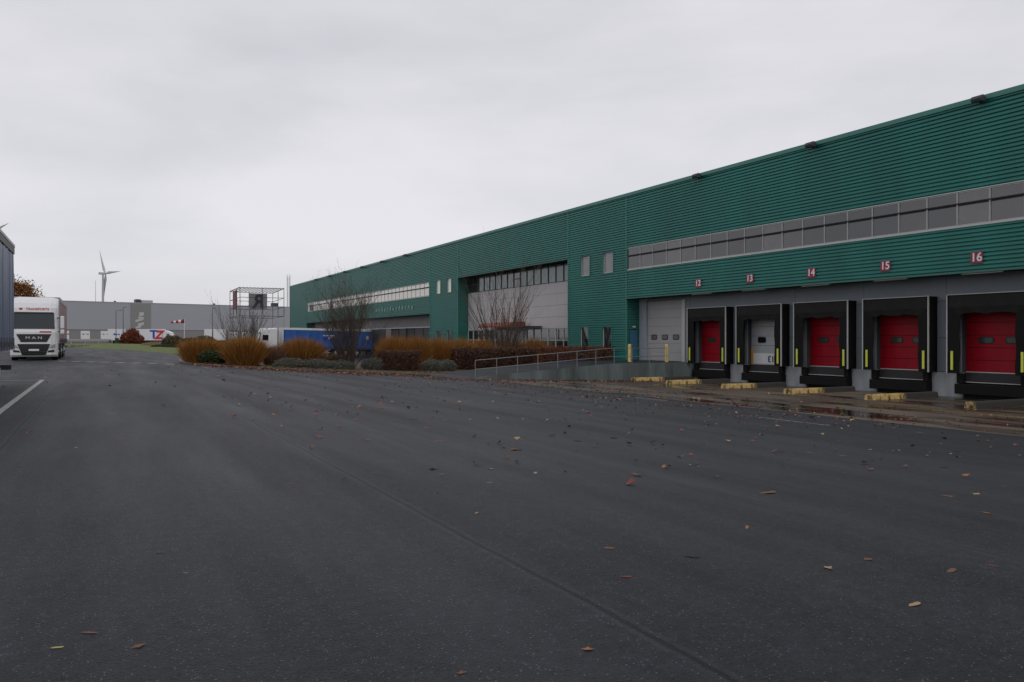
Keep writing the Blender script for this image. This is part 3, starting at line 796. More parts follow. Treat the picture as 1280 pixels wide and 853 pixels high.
grass_clump('ornamental_grass', gpos(306, 46.6), 46.6, 1.25, 1.2, 1.78, 8500, OR, 'largest orange brown grass clump, in front of the bare grey bush', GR, seed=3)
grass_clump('ornamental_grass', gpos(342, 47), 47.0, .62, .7, 1.35, 3200, PK, 'small pinkish brown grass clump between two orange ones', GR, seed=4)
grass_clump('ornamental_grass', gpos(377, 47.6), 47.6, 1.35, 1.2, 1.95, 8500, OR, 'round golden orange grass clump in front of the blue trailer', GR, seed=5)
grass_clump('ornamental_grass', gpos(421, 48.5), 48.5, .95, .9, 1.1, 3000, TN, 'low tan grass tuft left of the big bare tree', GR, seed=6)
k_ = 0
for x, s_, lb in ((492, 50, 'left end'), (520, 50.5, 'second'), (548, 51, 'third'), (575, 51.5, 'fourth'), (601, 52.5, 'fifth')):
    grass_clump('ornamental_grass', gpos(x, s_), s_, 1.0, 1.0, 2.45, 7500, OR, 'tall yellow orange grass clump, %s of the row before the green block' % lb, GR, seed=10 + k_); k_ += 1
for x, s_, lb in ((640, 56, 'behind the brown hedge under the bare tree'), (668, 55, 'behind the brown hedge right of the bare tree')):
    grass_clump('ornamental_grass', gpos(x, s_), s_, 1.15, 1.0, 2.6, 5000, OR, 'yellow grass clump showing ' + lb, GR, seed=20 + k_); k_ += 1
DG = leafmats('dark_green_leaf', [(0.035, 0.055, 0.02), (0.05, 0.07, 0.028), (.025, .035, .015)]) + [bark]
X_ = gpos(266, 47.6)
leafy('low_shrub', [(X_, 47.6, gz(X_) + .42, .75, .6, .42)], 3500, DG, 'small dark green shrub among orange grass clumps', 'shrub', seed=3, size=.05)
LV = leafmats('lavender_leaf', [(0.10, 0.10, 0.085), (0.075, 0.08, 0.06), (.14, .135, .12)]) + [bark]
for i, (x, s_, lb) in enumerate(((362, 45.6, 'left'), (395, 45.8, 'middle'), (425, 46.0, 'right'))):
    X_ = gpos(x, s_); leafy('lavender_bush', [(X_, s_, gz(X_) + .28, .95, .6, .34)], 5000, LV, 'low grey green lavender mound, %s one of three before the golden grass' % lb, 'shrub', 'low grey green mounds', seed=30 + i, size=.035)
for i, (x, s_, lb) in enumerate(((466, 47, 'between the bare tree and the brown hedge'), (540, 47.5, 'between the two brown hedges'), (557, 48, 'at the left end of the long hedge'))):
    X_ = gpos(x, s_); leafy('lavender_bush', [(X_, s_, gz(X_) + .42, .75, .6, .45)], 3200, LV, 'grey green loose bush ' + lb, 'shrub', 'low grey green mounds', seed=40 + i, size=.04)
HB_ = leafmats('brown_hedge', [(0.095, 0.045, 0.032), (0.065, 0.03, 0.022), (.13, .065, .04), (.05, .03, .02)]) + [bark]
HR_ = leafmats('red_hedge', [(0.15, 0.045, 0.028), (0.10, 0.035, 0.022), (.18, .07, .035), (.06, .03, .02)]) + [bark]
X_ = gpos(499, 47.3)
leafy('hedge', [(X_, 47.3, gz(X_) + .68, 1.25, .7, .68)], 12000, HB_, 'short clipped brown hedge block in front of the tall grass row', 'hedge', seed=50, size=.045, blob=False, stems=60)
def hedge_run(x0, s0, x1, s1, ztop, mats_, label, seed, n):
    ps = []; k_ = 7
    for i in range(k_):
        t = (i + .5) / k_; s_ = s0 + (s1 - s0) * t; X_ = gpos(x0 + (x1 - x0) * t, s_); zb = gz(X_) + .05
        ps.append((X_, s_, (ztop + zb) / 2, abs(gpos(x1, s1) - gpos(x0, s0)) / k_ / 2 + .08, .75, (ztop - zb) / 2))
    leafy('hedge', ps, n, mats_, label, 'hedge', seed=seed, size=.05, blob=False, stems=25)
hedge_run(566, 50.0, 668, 47.4, .72, HB_, 'long clipped dark brown hedge behind the ramp handrail', 51, 22000)
hedge_run(664, 47.2, 764, 45.2, .80, HR_, 'reddish hedge end against the green block', 52, 17000)
bare_tree(gpos(305, 53), 53, 2.9, .74, 24, 'bare grey many stemmed bush behind the orange grass clumps', 61, lev=2, tw=.26, r0=.024)
bare_tree(gpos(437, 46.6), 46.6, 3.95, .72, 15, 'large bare brown tree with fine twigs in front of the blue trailer', 62, lev=3, tw=.40, r0=.042)
bare_tree(gpos(628, 53), 53, 6.4, .60, 15, 'bare vase shaped tree before the pale panel wall', 63, lev=2, tw=.26, r0=.065)

# autumn tree behind the white truck, far shrubs
def crown_tree(px_, depth, h, rx, rz_, label, cols, seed, n=5000, size=.16):
    x, y = at(px_, depth); g0 = gz(x, y); r = random.Random(seed)
    t = thing('autumn_tree', label, 'tree', (x, y, g0))
    m = MB(); m.bar((x, y, g0 - .1), (x, y, g0 + h * .5), .16, 10, r2=.1)
    for i in range(9):
        a = r.uniform(0, 6.28); m.bar((x, y, g0 + h * r.uniform(.3, .5)), (x + math.cos(a) * rx * .8, y + math.sin(a) * rx * .8, g0 + h * r.uniform(.6, .95)), .06, 6, r2=.015)
    m.build('trunk', bark, t)
    m = MB(); cl = [(x + r.uniform(-1, 1) * rx * .7, y + r.uniform(-1, 1) * rx * .7, g0 + h - rz_ + r.uniform(-.8, .65) * rz_, r.uniform(.25, .5) * rx) for _ in range(16)]
    for i in range(n):
        cx, cy, cz, cr_ = r.choice(cl); q = Vector((r.gauss(0, .5), r.gauss(0, .5), r.gauss(0, .42))) * cr_ * 1.25
        p = Vector((cx, cy, cz)) + q; u = Vector((r.gauss(0, 1), r.gauss(0, 1), r.gauss(0, 1))).normalized(); v = u.orthogonal().normalized() * size * .5; u = u * size * r.uniform(.5, 1)
        m.add([p - u, p + v, p + u, p - v], [(0, 1, 2, 3)], r.randrange(len(cols)))
    m.build('crown', cols, t)
AU = leafmats('autumn_leaf', [(0.26, 0.09, 0.03), (0.18, 0.06, 0.025), (.30, .15, .04), (.12, .08, .03)])
crown_tree(19, 80, 7.3, 1.9, 1.9, 'autumn tree with thin orange leaves rising behind the white truck', AU, 70, 9000, .13)
RS = leafmats('russet_leaf', [(0.20, 0.05, 0.025), (0.14, 0.04, 0.02), (.09, .03, .02)]) + [bark]
OS = leafmats('olive_leaf', [(0.11, 0.075, 0.035), (0.08, 0.06, 0.028), (.06, .05, .03)]) + [bark]
def far_shrub(px_, depth, w_, h_, mats_, label, seed, group='shrubs on the far verge', n=2600, size=.11):
    x, y = at(px_, depth); g0 = gz(x, y) + .3
    leafy('shrub', [(x, y, g0 + h_ * .45, w_ / 2, w_ / 2, h_ * .55)], n, mats_, label, 'shrub', group, seed=seed, size=size, stems=25)
x, y = at(165, 138); g0 = gz(x, y) + .2
leafy('shrub', [(x - .6, y, g0 + 1.2, 1.3, 1.3, 1.2), (x + .8, y, g0 + 1.0, 1.2, 1.3, 1.0), (x + .2, y + .3, g0 + 2.1, 1.0, 1.0, .9), (x - 1.0, y, g0 + .7, 1.1, 1.0, .8)], 5200, RS, 'dark red shrub beside the green bin', 'shrub', 'shrubs on the far verge', seed=80, size=.13, stems=25)
far_shrub(196, 119, 4.4, .75, leafmats('straw', [(0.34, 0.24, 0.14), (0.28, 0.18, 0.10), (.22, .16, .09)]) + [bark], 'long low straw coloured planting in front of the small white truck', 81, n=5000, size=.08)
far_shrub(216, 118, 3.2, 1.9, OS, 'olive brown shrub left of the windsock pole', 82)
far_shrub(236, 112, 3.4, 1.7, OS, 'olive brown shrub at the foot of the windsock pole', 83)
far_shrub(255, 120, 3.8, 2.1, OS, 'wide olive shrub half behind the leftmost orange grass', 84)
far_shrub(205, 104, 3.2, .55, DG, 'flat dark green ground shrub at the verge edge', 85, n=3500, size=.07)

# ------------------------------------------------------------------ trucks
def wheel_unit(parent, x, y, r=.5, wd=.3, side=1):
    m = MB(); m.bar((x - wd / 2, y, r), (x + wd / 2, y, r), r, 24); o = m.build('wheel', tyre, parent, world=False)
    n = MB(); xo = x + side * wd / 2; n.bar((xo - .01 * side, y, r), (xo + .02 * side, y, r), r * .58, 18); n.bar((xo + .02 * side, y, r), (xo + .07 * side, y, r), r * .22, 10)
    q = n.build('rim', rim_m, o, world=False, origin=(x, y, 0)); q.location = (0, 0, 0)
    o_l = o.location; q.location = Vector((x, y, 0)) - Vector(o_l)
def semi(name, label, loc, rz, cabm, sidem, topm, kind='a', H=4.0, detail=True, length=13.6):
    t = thing(name, label, 'truck', loc, rz)
    B = lambda mb, nm, m_, **k: mb.build(nm, m_, t, world=False, **k)
    # cab: side profile swept across the width with rounded corners
    prof = [(.14, .22), (.02, .34), (0, 1.02), (.02, 1.72), (.07, 1.88), (.30, 2.96), (.36, 3.22), (.62, 3.52), (1.15, H - .22), (1.7, H - .08), (2.25, H - .06)]
    xs = [-1.25, -1.22, -1.12, -.9, -.5, 0, .5, .9, 1.12, 1.22, 1.25]
    m = MB(); nn = len(xs)
    for (yy, z) in prof:
        for x in xs:
            e = abs(x) / 1.25; dy = .26 * max(0, e - .72) ** 2 / .0784 * (1 if abs(x) > .9 else .2 + .8 * max(0, (abs(x) - .5) / .4)); dz = -.10 * max(0, e - .8) / .2 if z > 3.3 else 0
            m.v.append((x, min(2.25, yy + dy), z + dz))
    for j in range(len(prof) - 1):
        for i in range(nn - 1): a = j * nn + i; m.f.append((a, a + 1, a + nn + 1, a + nn)); m.m.append(0)
    for i in (0, nn - 1):
        side = [j * nn + i for j in range(len(prof))]; o = len(m.v); x = xs[i]; m.v += [(x, 2.25, .75), (x, 1.75, .75), (x, 1.6, 1.05), (x, .75, 1.05), (x, .6, .55), (x, .55, .22)]
        q = side + [o, o + 1, o + 2, o + 3, o + 4, o + 5]
        m.f.append(tuple(q if i else reversed(q))); m.m.append(0)
    o = len(m.v); m.v += [(-1.25, 2.25, .75), (1.25, 2.25, .75)]; m.f.append((o, o + 1, 11 * nn - 1, 10 * nn)); m.m.append(0)
    m.f.append(tuple(reversed((o, o + 1, o + 1, o)))) if False else None
    B(m, 'cab', cabm)
    if True:
        def fy_(z):
            for (a, za), (b, zb) in zip(prof, prof[1:]):
                if za <= z <= zb: return a + (b - a) * (z - za) / (zb - za)
        def surf(x, z):
            e = abs(x) / 1.25; return fy_(z) + .26 * max(0, e - .72) ** 2 / .0784 * (1 if abs(x) > .9 else .2 + .8 * max(0, (abs(x) - .5) / .4))
        def panel(nm, pts, m_, off=.012, parent=t):
            (bl, br, tr, tl) = pts; q = MB(); nu, nv = 12, 4
            for lay in (0, .03):
                for j in range(nv + 1):
                    for i in range(nu + 1):
                        u, v = i / nu, j / nv
                        x = (bl[0] * (1 - u) + br[0] * u) * (1 - v) + (tl[0] * (1 - u) + tr[0] * u) * v
                        z = (bl[1] * (1 - u) + br[1] * u) * (1 - v) + (tl[1] * (1 - u) + tr[1] * u) * v
                        q.v.append((x, surf(x, z) - off + lay, z))
            w_ = nu + 1
            for j in range(nv):
                for i in range(nu): a_ = j * w_ + i; q.f.append((a_, a_ + 1, a_ + w_ + 1, a_ + w_)); q.m.append(0)
            o_ = w_ * (nv + 1)
            for i in range(nu):
                q.f.append((i, o_ + i, o_ + i + 1, i + 1)); a_ = nv * w_ + i; q.f.append((a_, a_ + 1, o_ + a_ + 1, o_ + a_)); q.m += [0, 0]
            for j in range(nv):
                a_ = j * w_; q.f.append((a_, a_ + w_, o_ + a_ + w_, o_ + a_)); a_ += nu; q.f.append((a_, o_ + a_, o_ + a_ + w_, a_ + w_)); q.m += [0, 0]
            return q.build(nm, m_, parent, world=False)
        panel('windscreen', [(-1.10, 1.92), (1.10, 1.92), (1.06, 2.90), (-1.06, 2.90)], mat('cab_glass', (.018, .026, .03), .05, spec=.6), .02)
        panel('sun_visor', [(-1.05, 2.86), (1.05, 2.86), (1.02, 2.95), (-1.02, 2.95)], blackr, .06)
        gr = panel('grille', [(-.68, 1.12), (.68, 1.12), (.92, 1.60), (-.92, 1.60)], mat('grille_black', (.012, .012, .013), .35), .03)
        g2 = panel('grille', [(-.62, .32), (.62, .32), (.86, 1.0), (-.86, 1.0)], mat('grille_black', (.012, .012, .013), .35), .03)
        q = MB()
        for z in (.42, .52, .72, .82, .92): q.box(-.66 - (z - .42) * .25, .66 + (z - .42) * .25, -.042, -.031, z, z + .02)
        B(q, 'grille_bars', steel_dk)
        q = MB(); q.box(-.27, .27, -.06, -.045, .58, .69); B(q, 'number_plate', white)
        for sgn in (-1, 1):
            panel('headlight', [(sgn * .78, .74), (sgn * 1.12, .78), (sgn * 1.14, .98), (sgn * .92, .94)], mat('lamp_lens', (.35, .36, .38), .12), .025)
            panel('fog_light', [(sgn * .72, .48), (sgn * 1.08, .52), (sgn * 1.09, .64), (sgn * .76, .60)], blackr, .025)
            q = MB(); q.box(sgn * 1.50 - .11, sgn * 1.50 + .11, .28, .42, 1.95, 2.72); q.box(sgn * 1.50 - .11, sgn * 1.50 + .11, .28, .42, 1.62, 1.88); mr = B(q, 'mirror', cabm, bevel=.04)
            q = MB(); q.bar((sgn * 1.2, .36, 2.6), (sgn * 1.5, .38, 2.6), .03, 6); q.bar((sgn * 1.2, .36, 1.75), (sgn * 1.5, .38, 1.75), .03, 6); B(q, 'mirror_arm', blackr)
            q = MB(); q.box(sgn * 1.252 - .003, sgn * 1.252 + .003, .5, 1.2, 1.95, 2.65); B(q, 'side_window', glass)
    q = MB(); q.box(-1.1, 1.1, .3, 2.25, .3, .8); q.box(-.45, .45, 1.2, 15.9, .75, 1.1); B(q, 'chassis', steel_dk)
    for sgn in (-1, 1):
        wheel_unit(t, sgn * 1.08, 1.2, .50, .30, sgn); wheel_unit(t, sgn * 1.0, 4.7, .50, .55, sgn)
        for yy in (9.8, 11.1, 12.4): wheel_unit(t, sgn * 1.05, yy, .50, .36, sgn)
    # trailer: bulkhead, wavy curtains, roof, rails, rear doors
    y0, y1, zb = 2.95, 2.95 + length, 1.12
    q = MB(); q.box(-1.24, 1.24, y0, y0 + .08, zb, H - .06); B(q, 'bulkhead', topm)
    q = MB(); q.box(-1.27, 1.27, y0, y1, H - .05, H); q.box(-1.275, -1.2, y0, y1, H - .26, H - .052); q.box(1.2, 1.275, y0, y1, H - .26, H - .052); B(q, 'roof_rail', topm if kind != 'c' else mat('rail_dark', (.035, .035, .04), .5))
    if kind == 'c':
        q = MB(); q.box(-1.285, -1.276, y0, y1, H - .07, H + .005); q.box(1.276, 1.285, y0, y1, H - .07, H + .005); B(q, 'edge_strip', alu_b)
    for sgn in (-1, 1):
        q = MB(); ny = 180
        for j in range(ny + 1):
            yy = y0 + .1 + (y1 - y0 - .15) * j / ny
            d = .012 * math.sin(yy * 7.3) + .010 * math.sin(yy * 3.1 + 1) + .006 * math.sin(yy * 17)
            for z in (zb - .12, zb + .5, 2.4, 3.2, H - .26): q.v.append((sgn * (1.245 + d * (1 if 1.3 < z < 3.3 else .5)), yy, z))
        for j in range(ny):
            for i in range(4): a = j * 5 + i; q.f.append((a, a + 1, a + 6, a + 5)); q.m.append(0)
        cu = B(q, 'curtain', sidem, smooth=True)
        q = MB(); q.box(sgn * 1.22, sgn * 1.26, y0, y1, zb - .02, zb + .1)
        for j in range(20): yy = y0 + .5 + j * .68; q.box(sgn * 1.268, sgn * 1.28, yy, yy + .05, zb - .14, zb + .22)
        B(q, 'strap_rail', steel_dk)
        q = MB(); q.bar((sgn * 1.15, 5.6, .55), (sgn * 1.15, 9.0, .55), .04); q.bar((sgn * 1.15, 5.6, .85), (sgn * 1.15, 9.0, .85), .04); B(q, 'side_guard', alu)
    q = MB(); q.box(-1.24, -.01, y1, y1 + .05, zb, H - .07); q.box(.01, 1.24, y1, y1 + .05, zb, H - .07); B(q, 'rear_door', topm)
    q = MB(); q.box(-1.2, 1.2, y1 - .2, y1 - .08, .42, .56); q.box(-.6, -.5, y1 - .2, y1 - .1, .56, 1.1); q.box(.5, .6, y1 - .2, y1 - .1, .56, 1.1); q.box(-1.22, 1.22, y0, y1, zb - .06, zb - .021); B(q, 'underrun_bar', steel_dk)
    q = MB(); q.box(.82, 1.22, y1 - .08, y1 - .02, .62, .78); q.box(-1.22, -.82, y1 - .08, y1 - .02, .62, .78); B(q, 'tail_light', mat('tail_red', (.10, .01, .01), .3)) if kind != 'c' else None
    return t
curt_m = mat('curtain_maroon', (0.34, 0.20, 0.205), .55, var=.12)
T1 = semi('semi_truck', 'white semi truck with a pink grey curtain trailer facing the camera at left', (-3.44, 56.4, 0), 0, white, curt_m, mat('trailer_top', (.40, .39, .38), .5))
text('lettering', 'M A N', .22, alu_b, T1, (0, -.045, 1.37), (R(90), 0, 0), ext=.006, sx=1.45, bold=.004)
redt = mat('text_red', (.5, .02, .03), .5)
text('lettering', 'TRANSPORTS', .20, redt, T1, (.18, .325, 3.13), (R(78), 0, 0), ext=.004, sx=1.0, bold=.004)
q = MB(); q.box(-.78, -.62, .325, .34, 3.06, 3.2); q.box(.30, .92, -.0, .02, 1.70, 1.78); q.build('red_stripe', redt, T1, world=False)
curt_b = mat('curtain_bluegrey', (0.10, 0.135, 0.23), .42, var=.18, vscale=.9, streak=True)
T2 = semi('semi_truck', 'blue grey curtain trailer cut off by the left edge', (-3.395, 10.45, 0), 0, white, curt_b, mat('trailer_top', (.40, .39, .38), .5), kind='c')
blu = mat('curtain_blue', (0.016, 0.095, 0.33), .45, var=.15, vscale=.6)
T3 = semi('semi_truck', 'white cabbed truck with a bright blue trailer backed to the far dock', (17.6, 103, gz(17.6)), R(-90), white, blu, white, H=3.62)
T3.rotation_euler = (0, R(-.0), R(-90)); 
T3.rotation_euler = (R(-1.1), 0, R(-90))
# pale graphics on the blue side (the side facing the camera is local +x)
q = MB(); q.box(1.28, 1.29, 8.0, 9.6, 2.65, 2.8); q.box(1.28, 1.29, 8.7, 9.1, 2.3, 2.65); q.box(1.28, 1.29, 13.7, 14.0, 2.3, 2.75); q.build('graphic', white, T3, world=False)
q = MB(); q.box(1.28, 1.29, 8.0, 8.55, 2.1, 2.5); q.box(1.28, 1.29, 9.25, 9.8, 2.1, 2.5); q.build('graphic', mat('deep_blue', (.03, .02, .35), .5), T3, world=False)

# ------------------------------------------------------------------ distance: grey building and what stands by it
ang = math.atan(.222)
FB = thing('grey_warehouse', 'long flat grey warehouse with white dock doors across the far side', 'warehouse', (-9.9, 343, 0), ang)
def U(x):                                  # along-facade coordinate for a picture column
    a = (x - 640) / F; ca, sa = math.cos(ang), math.sin(ang)
    dx, dy = a * CT + ST, CT - a * ST      # ray direction in X, Y
    # (-9.9 + u ca, 343 + u sa) = k (dx, dy)
    k = (-9.9 * sa - 343 * ca) / (dx * sa - dy * ca); return (k * dx + 9.9) / ca, k
fbm = mat('far_grey', (0.35, 0.355, 0.385), .6, var=.04, vscale=.05); fbd = mat('far_taupe', (0.235, 0.225, 0.215), .7); fbk = mat('far_dark_panel', (0.24, 0.235, 0.23), .6)
Bq = lambda mb, nm, m_, par=FB, **k: mb.build(nm, m_, par, world=False, **k)
m = MB(); m.box(-90, U(163.5)[0], 0, 60, 4.9, 15.5); m.box(U(188)[0], 130, 0, 60, 4.9, 15.5); Bq(m, 'wall', fbm)
m = MB(); m.box(U(163.5)[0] + .02, U(188)[0] - .02, -.3, 60, 4.9, 15.5); Bq(m, 'wall', fbk)
m = MB(); m.box(-90, 130, .2, 60, -1.2, 4.88); Bq(m, 'wall', fbd)
m = MB(); m.box(-90.1, 130.1, -.1, 60, 15.51, 15.75); Bq(m, 'roof_trim', fbm)
for a, b in ((70, 74.5), (82, 86.5), (101, 112.5), (126, 137.5), (286, 297), (303, 314)):
    ua, ub = U(a)[0], U(b)[0]
    m = MB(); m.box(ua, ub, .08, .19, 1.2, 4.4); d = Bq(m, 'dock_door', white)
    for f_ in (.3, .75):
        m = MB(); c = ua + (ub - ua) * f_; m.box(c - .35, c + .35, .05, .079, 3.0, 3.3); o = m.build('door_window', glass, d, world=False); o.location = Vector((c, .065, 3.0)) - d.location
m = MB(); m.box(U(171)[0], U(177)[0], 1, 4, 15.76, 17.1); Bq(m, 'vent_unit', steel_dk)
m = MB(); m.box(U(178)[0], U(192)[0], 1, 5, 15.76, 16.8); Bq(m, 'vent_unit', mat('unit_pale', (.4, .4, .4), .6))
m = MB(); m.box(U(143)[0], U(145)[0], 0, 1, 15.76, 16.2); m.box(U(267)[0], U(269)[0], 0, 1, 15.76, 16.3); m.box(U(343)[0], U(349)[0], 1, 4, 15.76, 17.3); Bq(m, 'roof_unit', steel_dk)
# curling pale emblem strokes on the dark panel
m = MB(); u0 = U(169)[0]; u1 = U(179.5)[0]; wd = u1 - u0
for (a, b, z0, z1, dz) in ((.45, 1.0, 10.1, 11.9, 0), (.35, 1.0, 8.9, 10.2, .5), (0, .95, 7.9, 8.8, .9), (.3, 1.0, 6.3, 7.4, .6), (0, .7, 5.4, 6.1, .5)):
    m.add([(u0 + wd * a, -.4, z0), (u0 + wd * b, -.4, z0 + dz), (u0 + wd * b, -.4, z1 + dz), (u0 + wd * a, -.4, z1)] + [(u0 + wd * a, -.31, z0), (u0 + wd * b, -.31, z0 + dz), (u0 + wd * b, -.31, z1 + dz), (u0 + wd * a, -.31, z1)], [(0, 1, 2, 3), (0, 4, 5, 1), (3, 2, 6, 7), (0, 3, 7, 4), (1, 5, 6, 2)])
Bq(m, 'wall_emblem', mat('emblem_pale', (.5, .5, .48), .5))

# small box trucks and trailers in front of it
def box_truck(px_, depth, length, label, cab=True, group=None, H=3.95):
    x, y = at(px_, depth); t = thing('box_truck' if cab else 'box_trailer', label, 'truck' if cab else 'trailer', (x, y, gz(x, y)), -TH * .9)
    m = MB(); m.box(-length / 2, length / 2, -1.25, 1.25, .95, H); m.build('cargo_box', white, t, world=False)
    m = MB(); m.box(-length / 2, length / 2 + (2.2 if cab else 0), -.8, .8, .55, .94); m.build('chassis', steel_dk, t, world=False)
    for xx in [-length / 2 + 1.2, -length / 2 + 2.4] + ([length / 2 + 1.2] if cab else [length / 2 - 1.2]):
        m = MB(); m.bar((xx, -1.2, .5), (xx, 1.2, .5), .5, 16); m.build('wheel', tyre, t, world=False)
    if cab:
        a = length / 2 + .1
        m = MB(); m.prism([(a, .6), (a + 2.2, .6), (a + 2.3, 1.9), (a + 1.9, 3.0), (a + .5, 3.6), (a, 3.6)], 'y', -1.2, 1.2); m.build('cab', white, t, world=False)
        m = MB(); m.box(a + .9, a + 1.7, -1.215, -1.202, 1.9, 2.7); m.build('side_window', glass, t, world=False)
        m = MB(); m.box(a - .8, a + 1.8, -1.22, -1.206, .5, 1.05); m.build('skirt', mat('skirt_blue', (.02, .06, .25), .5), t, world=False)
    return t
bt = box_truck(189, 214, 6.9, 'small white box truck with blue T and red Z on its side')
text('lettering', 'T', 3.0, mat('sign_blue', (.01, .06, .40), .5), bt, (1.15, -1.27, 2.45), (R(90), 0, 0), ext=.01, sx=1.1, bold=.10, shear=.0)
text('lettering', 'Z', 3.0, mat('z_red', (.60, .02, .03), .5), bt, (2.35, -1.29, 2.3), (R(90), 0, 0), ext=.01, sx=.9, bold=.16, shear=.3)
bt2 = box_truck(146, 212, 3.6, 'white box trailer with blue lettering partly behind the red shrub', cab=False, group='white box trailers')
q = MB(); q.box(-.3, .2, -1.27, -1.256, 2.3, 2.8); q.box(.4, .75, -1.27, -1.256, 2.3, 2.7); q.box(.95, 1.3, -1.27, -1.256, 2.3, 2.7); q.build('graphic', mat('sign_blue', (.01, .06, .40), .5), bt2, world=False)
box_truck(262.5, 214, 2.2, 'narrow white box trailer left of the lamp post behind the grasses', cab=False)
box_truck(274.5, 214, 2.5, 'white box trailer right of the lamp post behind the grasses', cab=False)

# lamp posts
def lamp(px_, ytop, depth, label, arm):
    x, y = at(px_, depth); h = ht(ytop, depth); t = thing('lamp_post', label, 'lamp post', (x, y, gz(x, y)), -TH, group='lamp posts before the grey warehouse')
    g_ = gz(x, y); m = MB(); m.bar((0, 0, 0), (0, 0, h - g_), .10, 8, r2=.06)
    m.bar((0, 0, h - g_ - .05), (arm, 0, h - g_ + .1), .04, 6); m.build('pole', steel_dk, t, world=False)
    m = MB(); m.box(min(arm, arm + .5 * (1 if arm > 0 else -1)), max(arm, arm + .5 * (1 if arm > 0 else -1)), -.12, .12, h - g_ + .02, h - g_ + .14); m.build('lamp_head', steel_dk, t, world=False)
lamp(145, 388.5, 200, 'dark lamp post with its arm reaching right above the green bin', 1.0)
lamp(154, 384.5, 205, 'taller dark lamp post just right of the green bin', .35)
lamp(265.5, 386, 200, 'dark lamp post behind the left grass clumps', .4)
# windsock
x, y = at(230.5, 118); t = thing('windsock', 'red and white striped windsock on a white pole', 'windsock', (x, y, gz(x, y)), -TH)
m = MB(); hh = ht(399, 118) - gz(x, y); m.bar((0, 0, 0), (0, 0, hh), .05, 8); m.build('pole', white, t, world=False)
m = MB(); L5 = 1.9
for i in range(5):
    a, b = i / 5, (i + 1) / 5
    m.bar((-a * L5 - .05, 0, hh - .32 - a * .18), (-b * L5 - .05, 0, hh - .32 - b * .18), .30 - .16 * a, 12, r2=.30 - .16 * b, mi=i % 2, caps=False)
m.build('sock', [mat('sock_red', (.35, .01, .03), .7), white], t, world=False)
# green bin
x, y = at(146, 140); g0 = gz(x, y); m = MB(); m.bar((x, y, g0), (x, y, g0 + 1.25), .32, 14); m.bar((x, y, g0 + 1.25), (x, y, g0 + 1.5), .36, 14, r2=.30)
tag(m.build('litter_bin', mat('bin_green', (.008, .05, .03), .5)), 'dark green litter bin at the edge of the verge', 'bin')
# guard rail and kerb blocks
t = thing('guard_rail', 'pale horizontal guard rail above the green bank behind the white truck', 'guard rail', (-10, 150, .5))
m = MB(); m.box(-40, 2, 149.9, 150, 1.05, 1.3); m.build('rail', alu, t)
m = MB()
for i in range(22): m.box(-39.9 + i * 2, -39.8 + i * 2, 150.01, 150.1, .3, 1.3)
m.build('post', alu, t)
kb = None
for i in range(9):
    xx = -8.6 + i * .98
    m = MB(); m.box(xx, xx + .8, 139.2, 139.6, -.02, .36)
    tag(m.build('kerb_block', kerb_m, bevel=.03), ['leftmost grey concrete block of the verge row, half behind the white truck', 'second concrete block of the verge row from the white truck', 'third concrete block of the verge row from the white truck', 'fourth concrete block of the verge row from the white truck', 'middle concrete block of the verge row', 'fourth concrete block of the verge row from the green bin', 'third concrete block of the verge row from the green bin', 'second concrete block of the verge row from the green bin', 'concrete block of the verge row nearest the green bin'][i], 'concrete block', 'concrete blocks along the verge')

# wind turbines and masts
def blade(m, hub, d, L, side):
    d = Vector(d).normalized(); a = Vector(hub); prev = None; n_ = 10
    u = d.cross(Vector(side)).normalized(); s_ = Vector(side)
    for i in range(n_ + 1):
        t = i / n_; c = (1.4 + 3.2 * min(t / .18, 1)) * (1 - max(0, t - .18) / .82 * .93) * L / 45
        p = a + d * (L * t) + s_ * (L * .07 * t * t)
        ring = [p - u * c * .35, p + s_ * c * .22, p + u * c * .65, p - s_ * c * .22]
        if prev is not None:
            o = len(m.v); m.v += [tuple(v) for v in prev + ring]
            for k_ in range(4): m.f.append((o + k_, o + (k_ + 1) % 4, o + 4 + (k_ + 1) % 4, o + 4 + k_)); m.m.append(0)
        prev = ring
turb = mat('turbine_hazed', (0.48, 0.48, 0.50), .5)  # light grey in place of white imitates slight fading by distant haze
def turbine(px_, yhub, depth, L, label, angs):
    x, y = at(px_, depth); t = thing('wind_turbine', label, 'wind turbine', (x, y, 0), -TH)
    H = ht(yhub, depth); m = MB(); m.bar((0, 0, 0), (0, 0, H), 2.3, 20, r2=1.35); m.build('tower', turb, t, world=False)
    m = MB(); m.prism([(-6, -1.6), (2.4, -1.6), (3.4, -.8), (3.4, .9), (2.4, 1.7), (-6, 2.0)], 'y', -1.6, 1.6); m.v = [(a, b, c + H + 1) for a, b, c in m.v]; m.build('nacelle', turb, t, world=False)
    for A in angs:
        m = MB(); blade(m, (4.2, 0, H + 1), (math.sin(A) * .80, math.sin(A) * -.6, math.cos(A)), L, (0, 1, 0)); m.build('blade', turb, t, world=False)
    m = MB(); m.bar((3.4, 0, H + 1), (5.6, 0, H + 1), 1.6, 12, r2=.5); m.build('hub', turb, t, world=False)
turbine(128.7, 343, 1250, 44, 'whole three bladed white wind turbine above the grey warehouse', [R(-30), R(88), R(193)])
turbine(-21, 297, 760, 44, 'wind turbine of which one blade shows over the blue grey trailer', [R(78), R(198), R(318)])
x, y = at(119.5, 700); m = MB(); m.bar((x, y, 0), (x, y, ht(351, 700)), .35, 6, r2=.15); tag(m.build('mast', turb), 'very thin faint mast left of the whole wind turbine', 'mast')
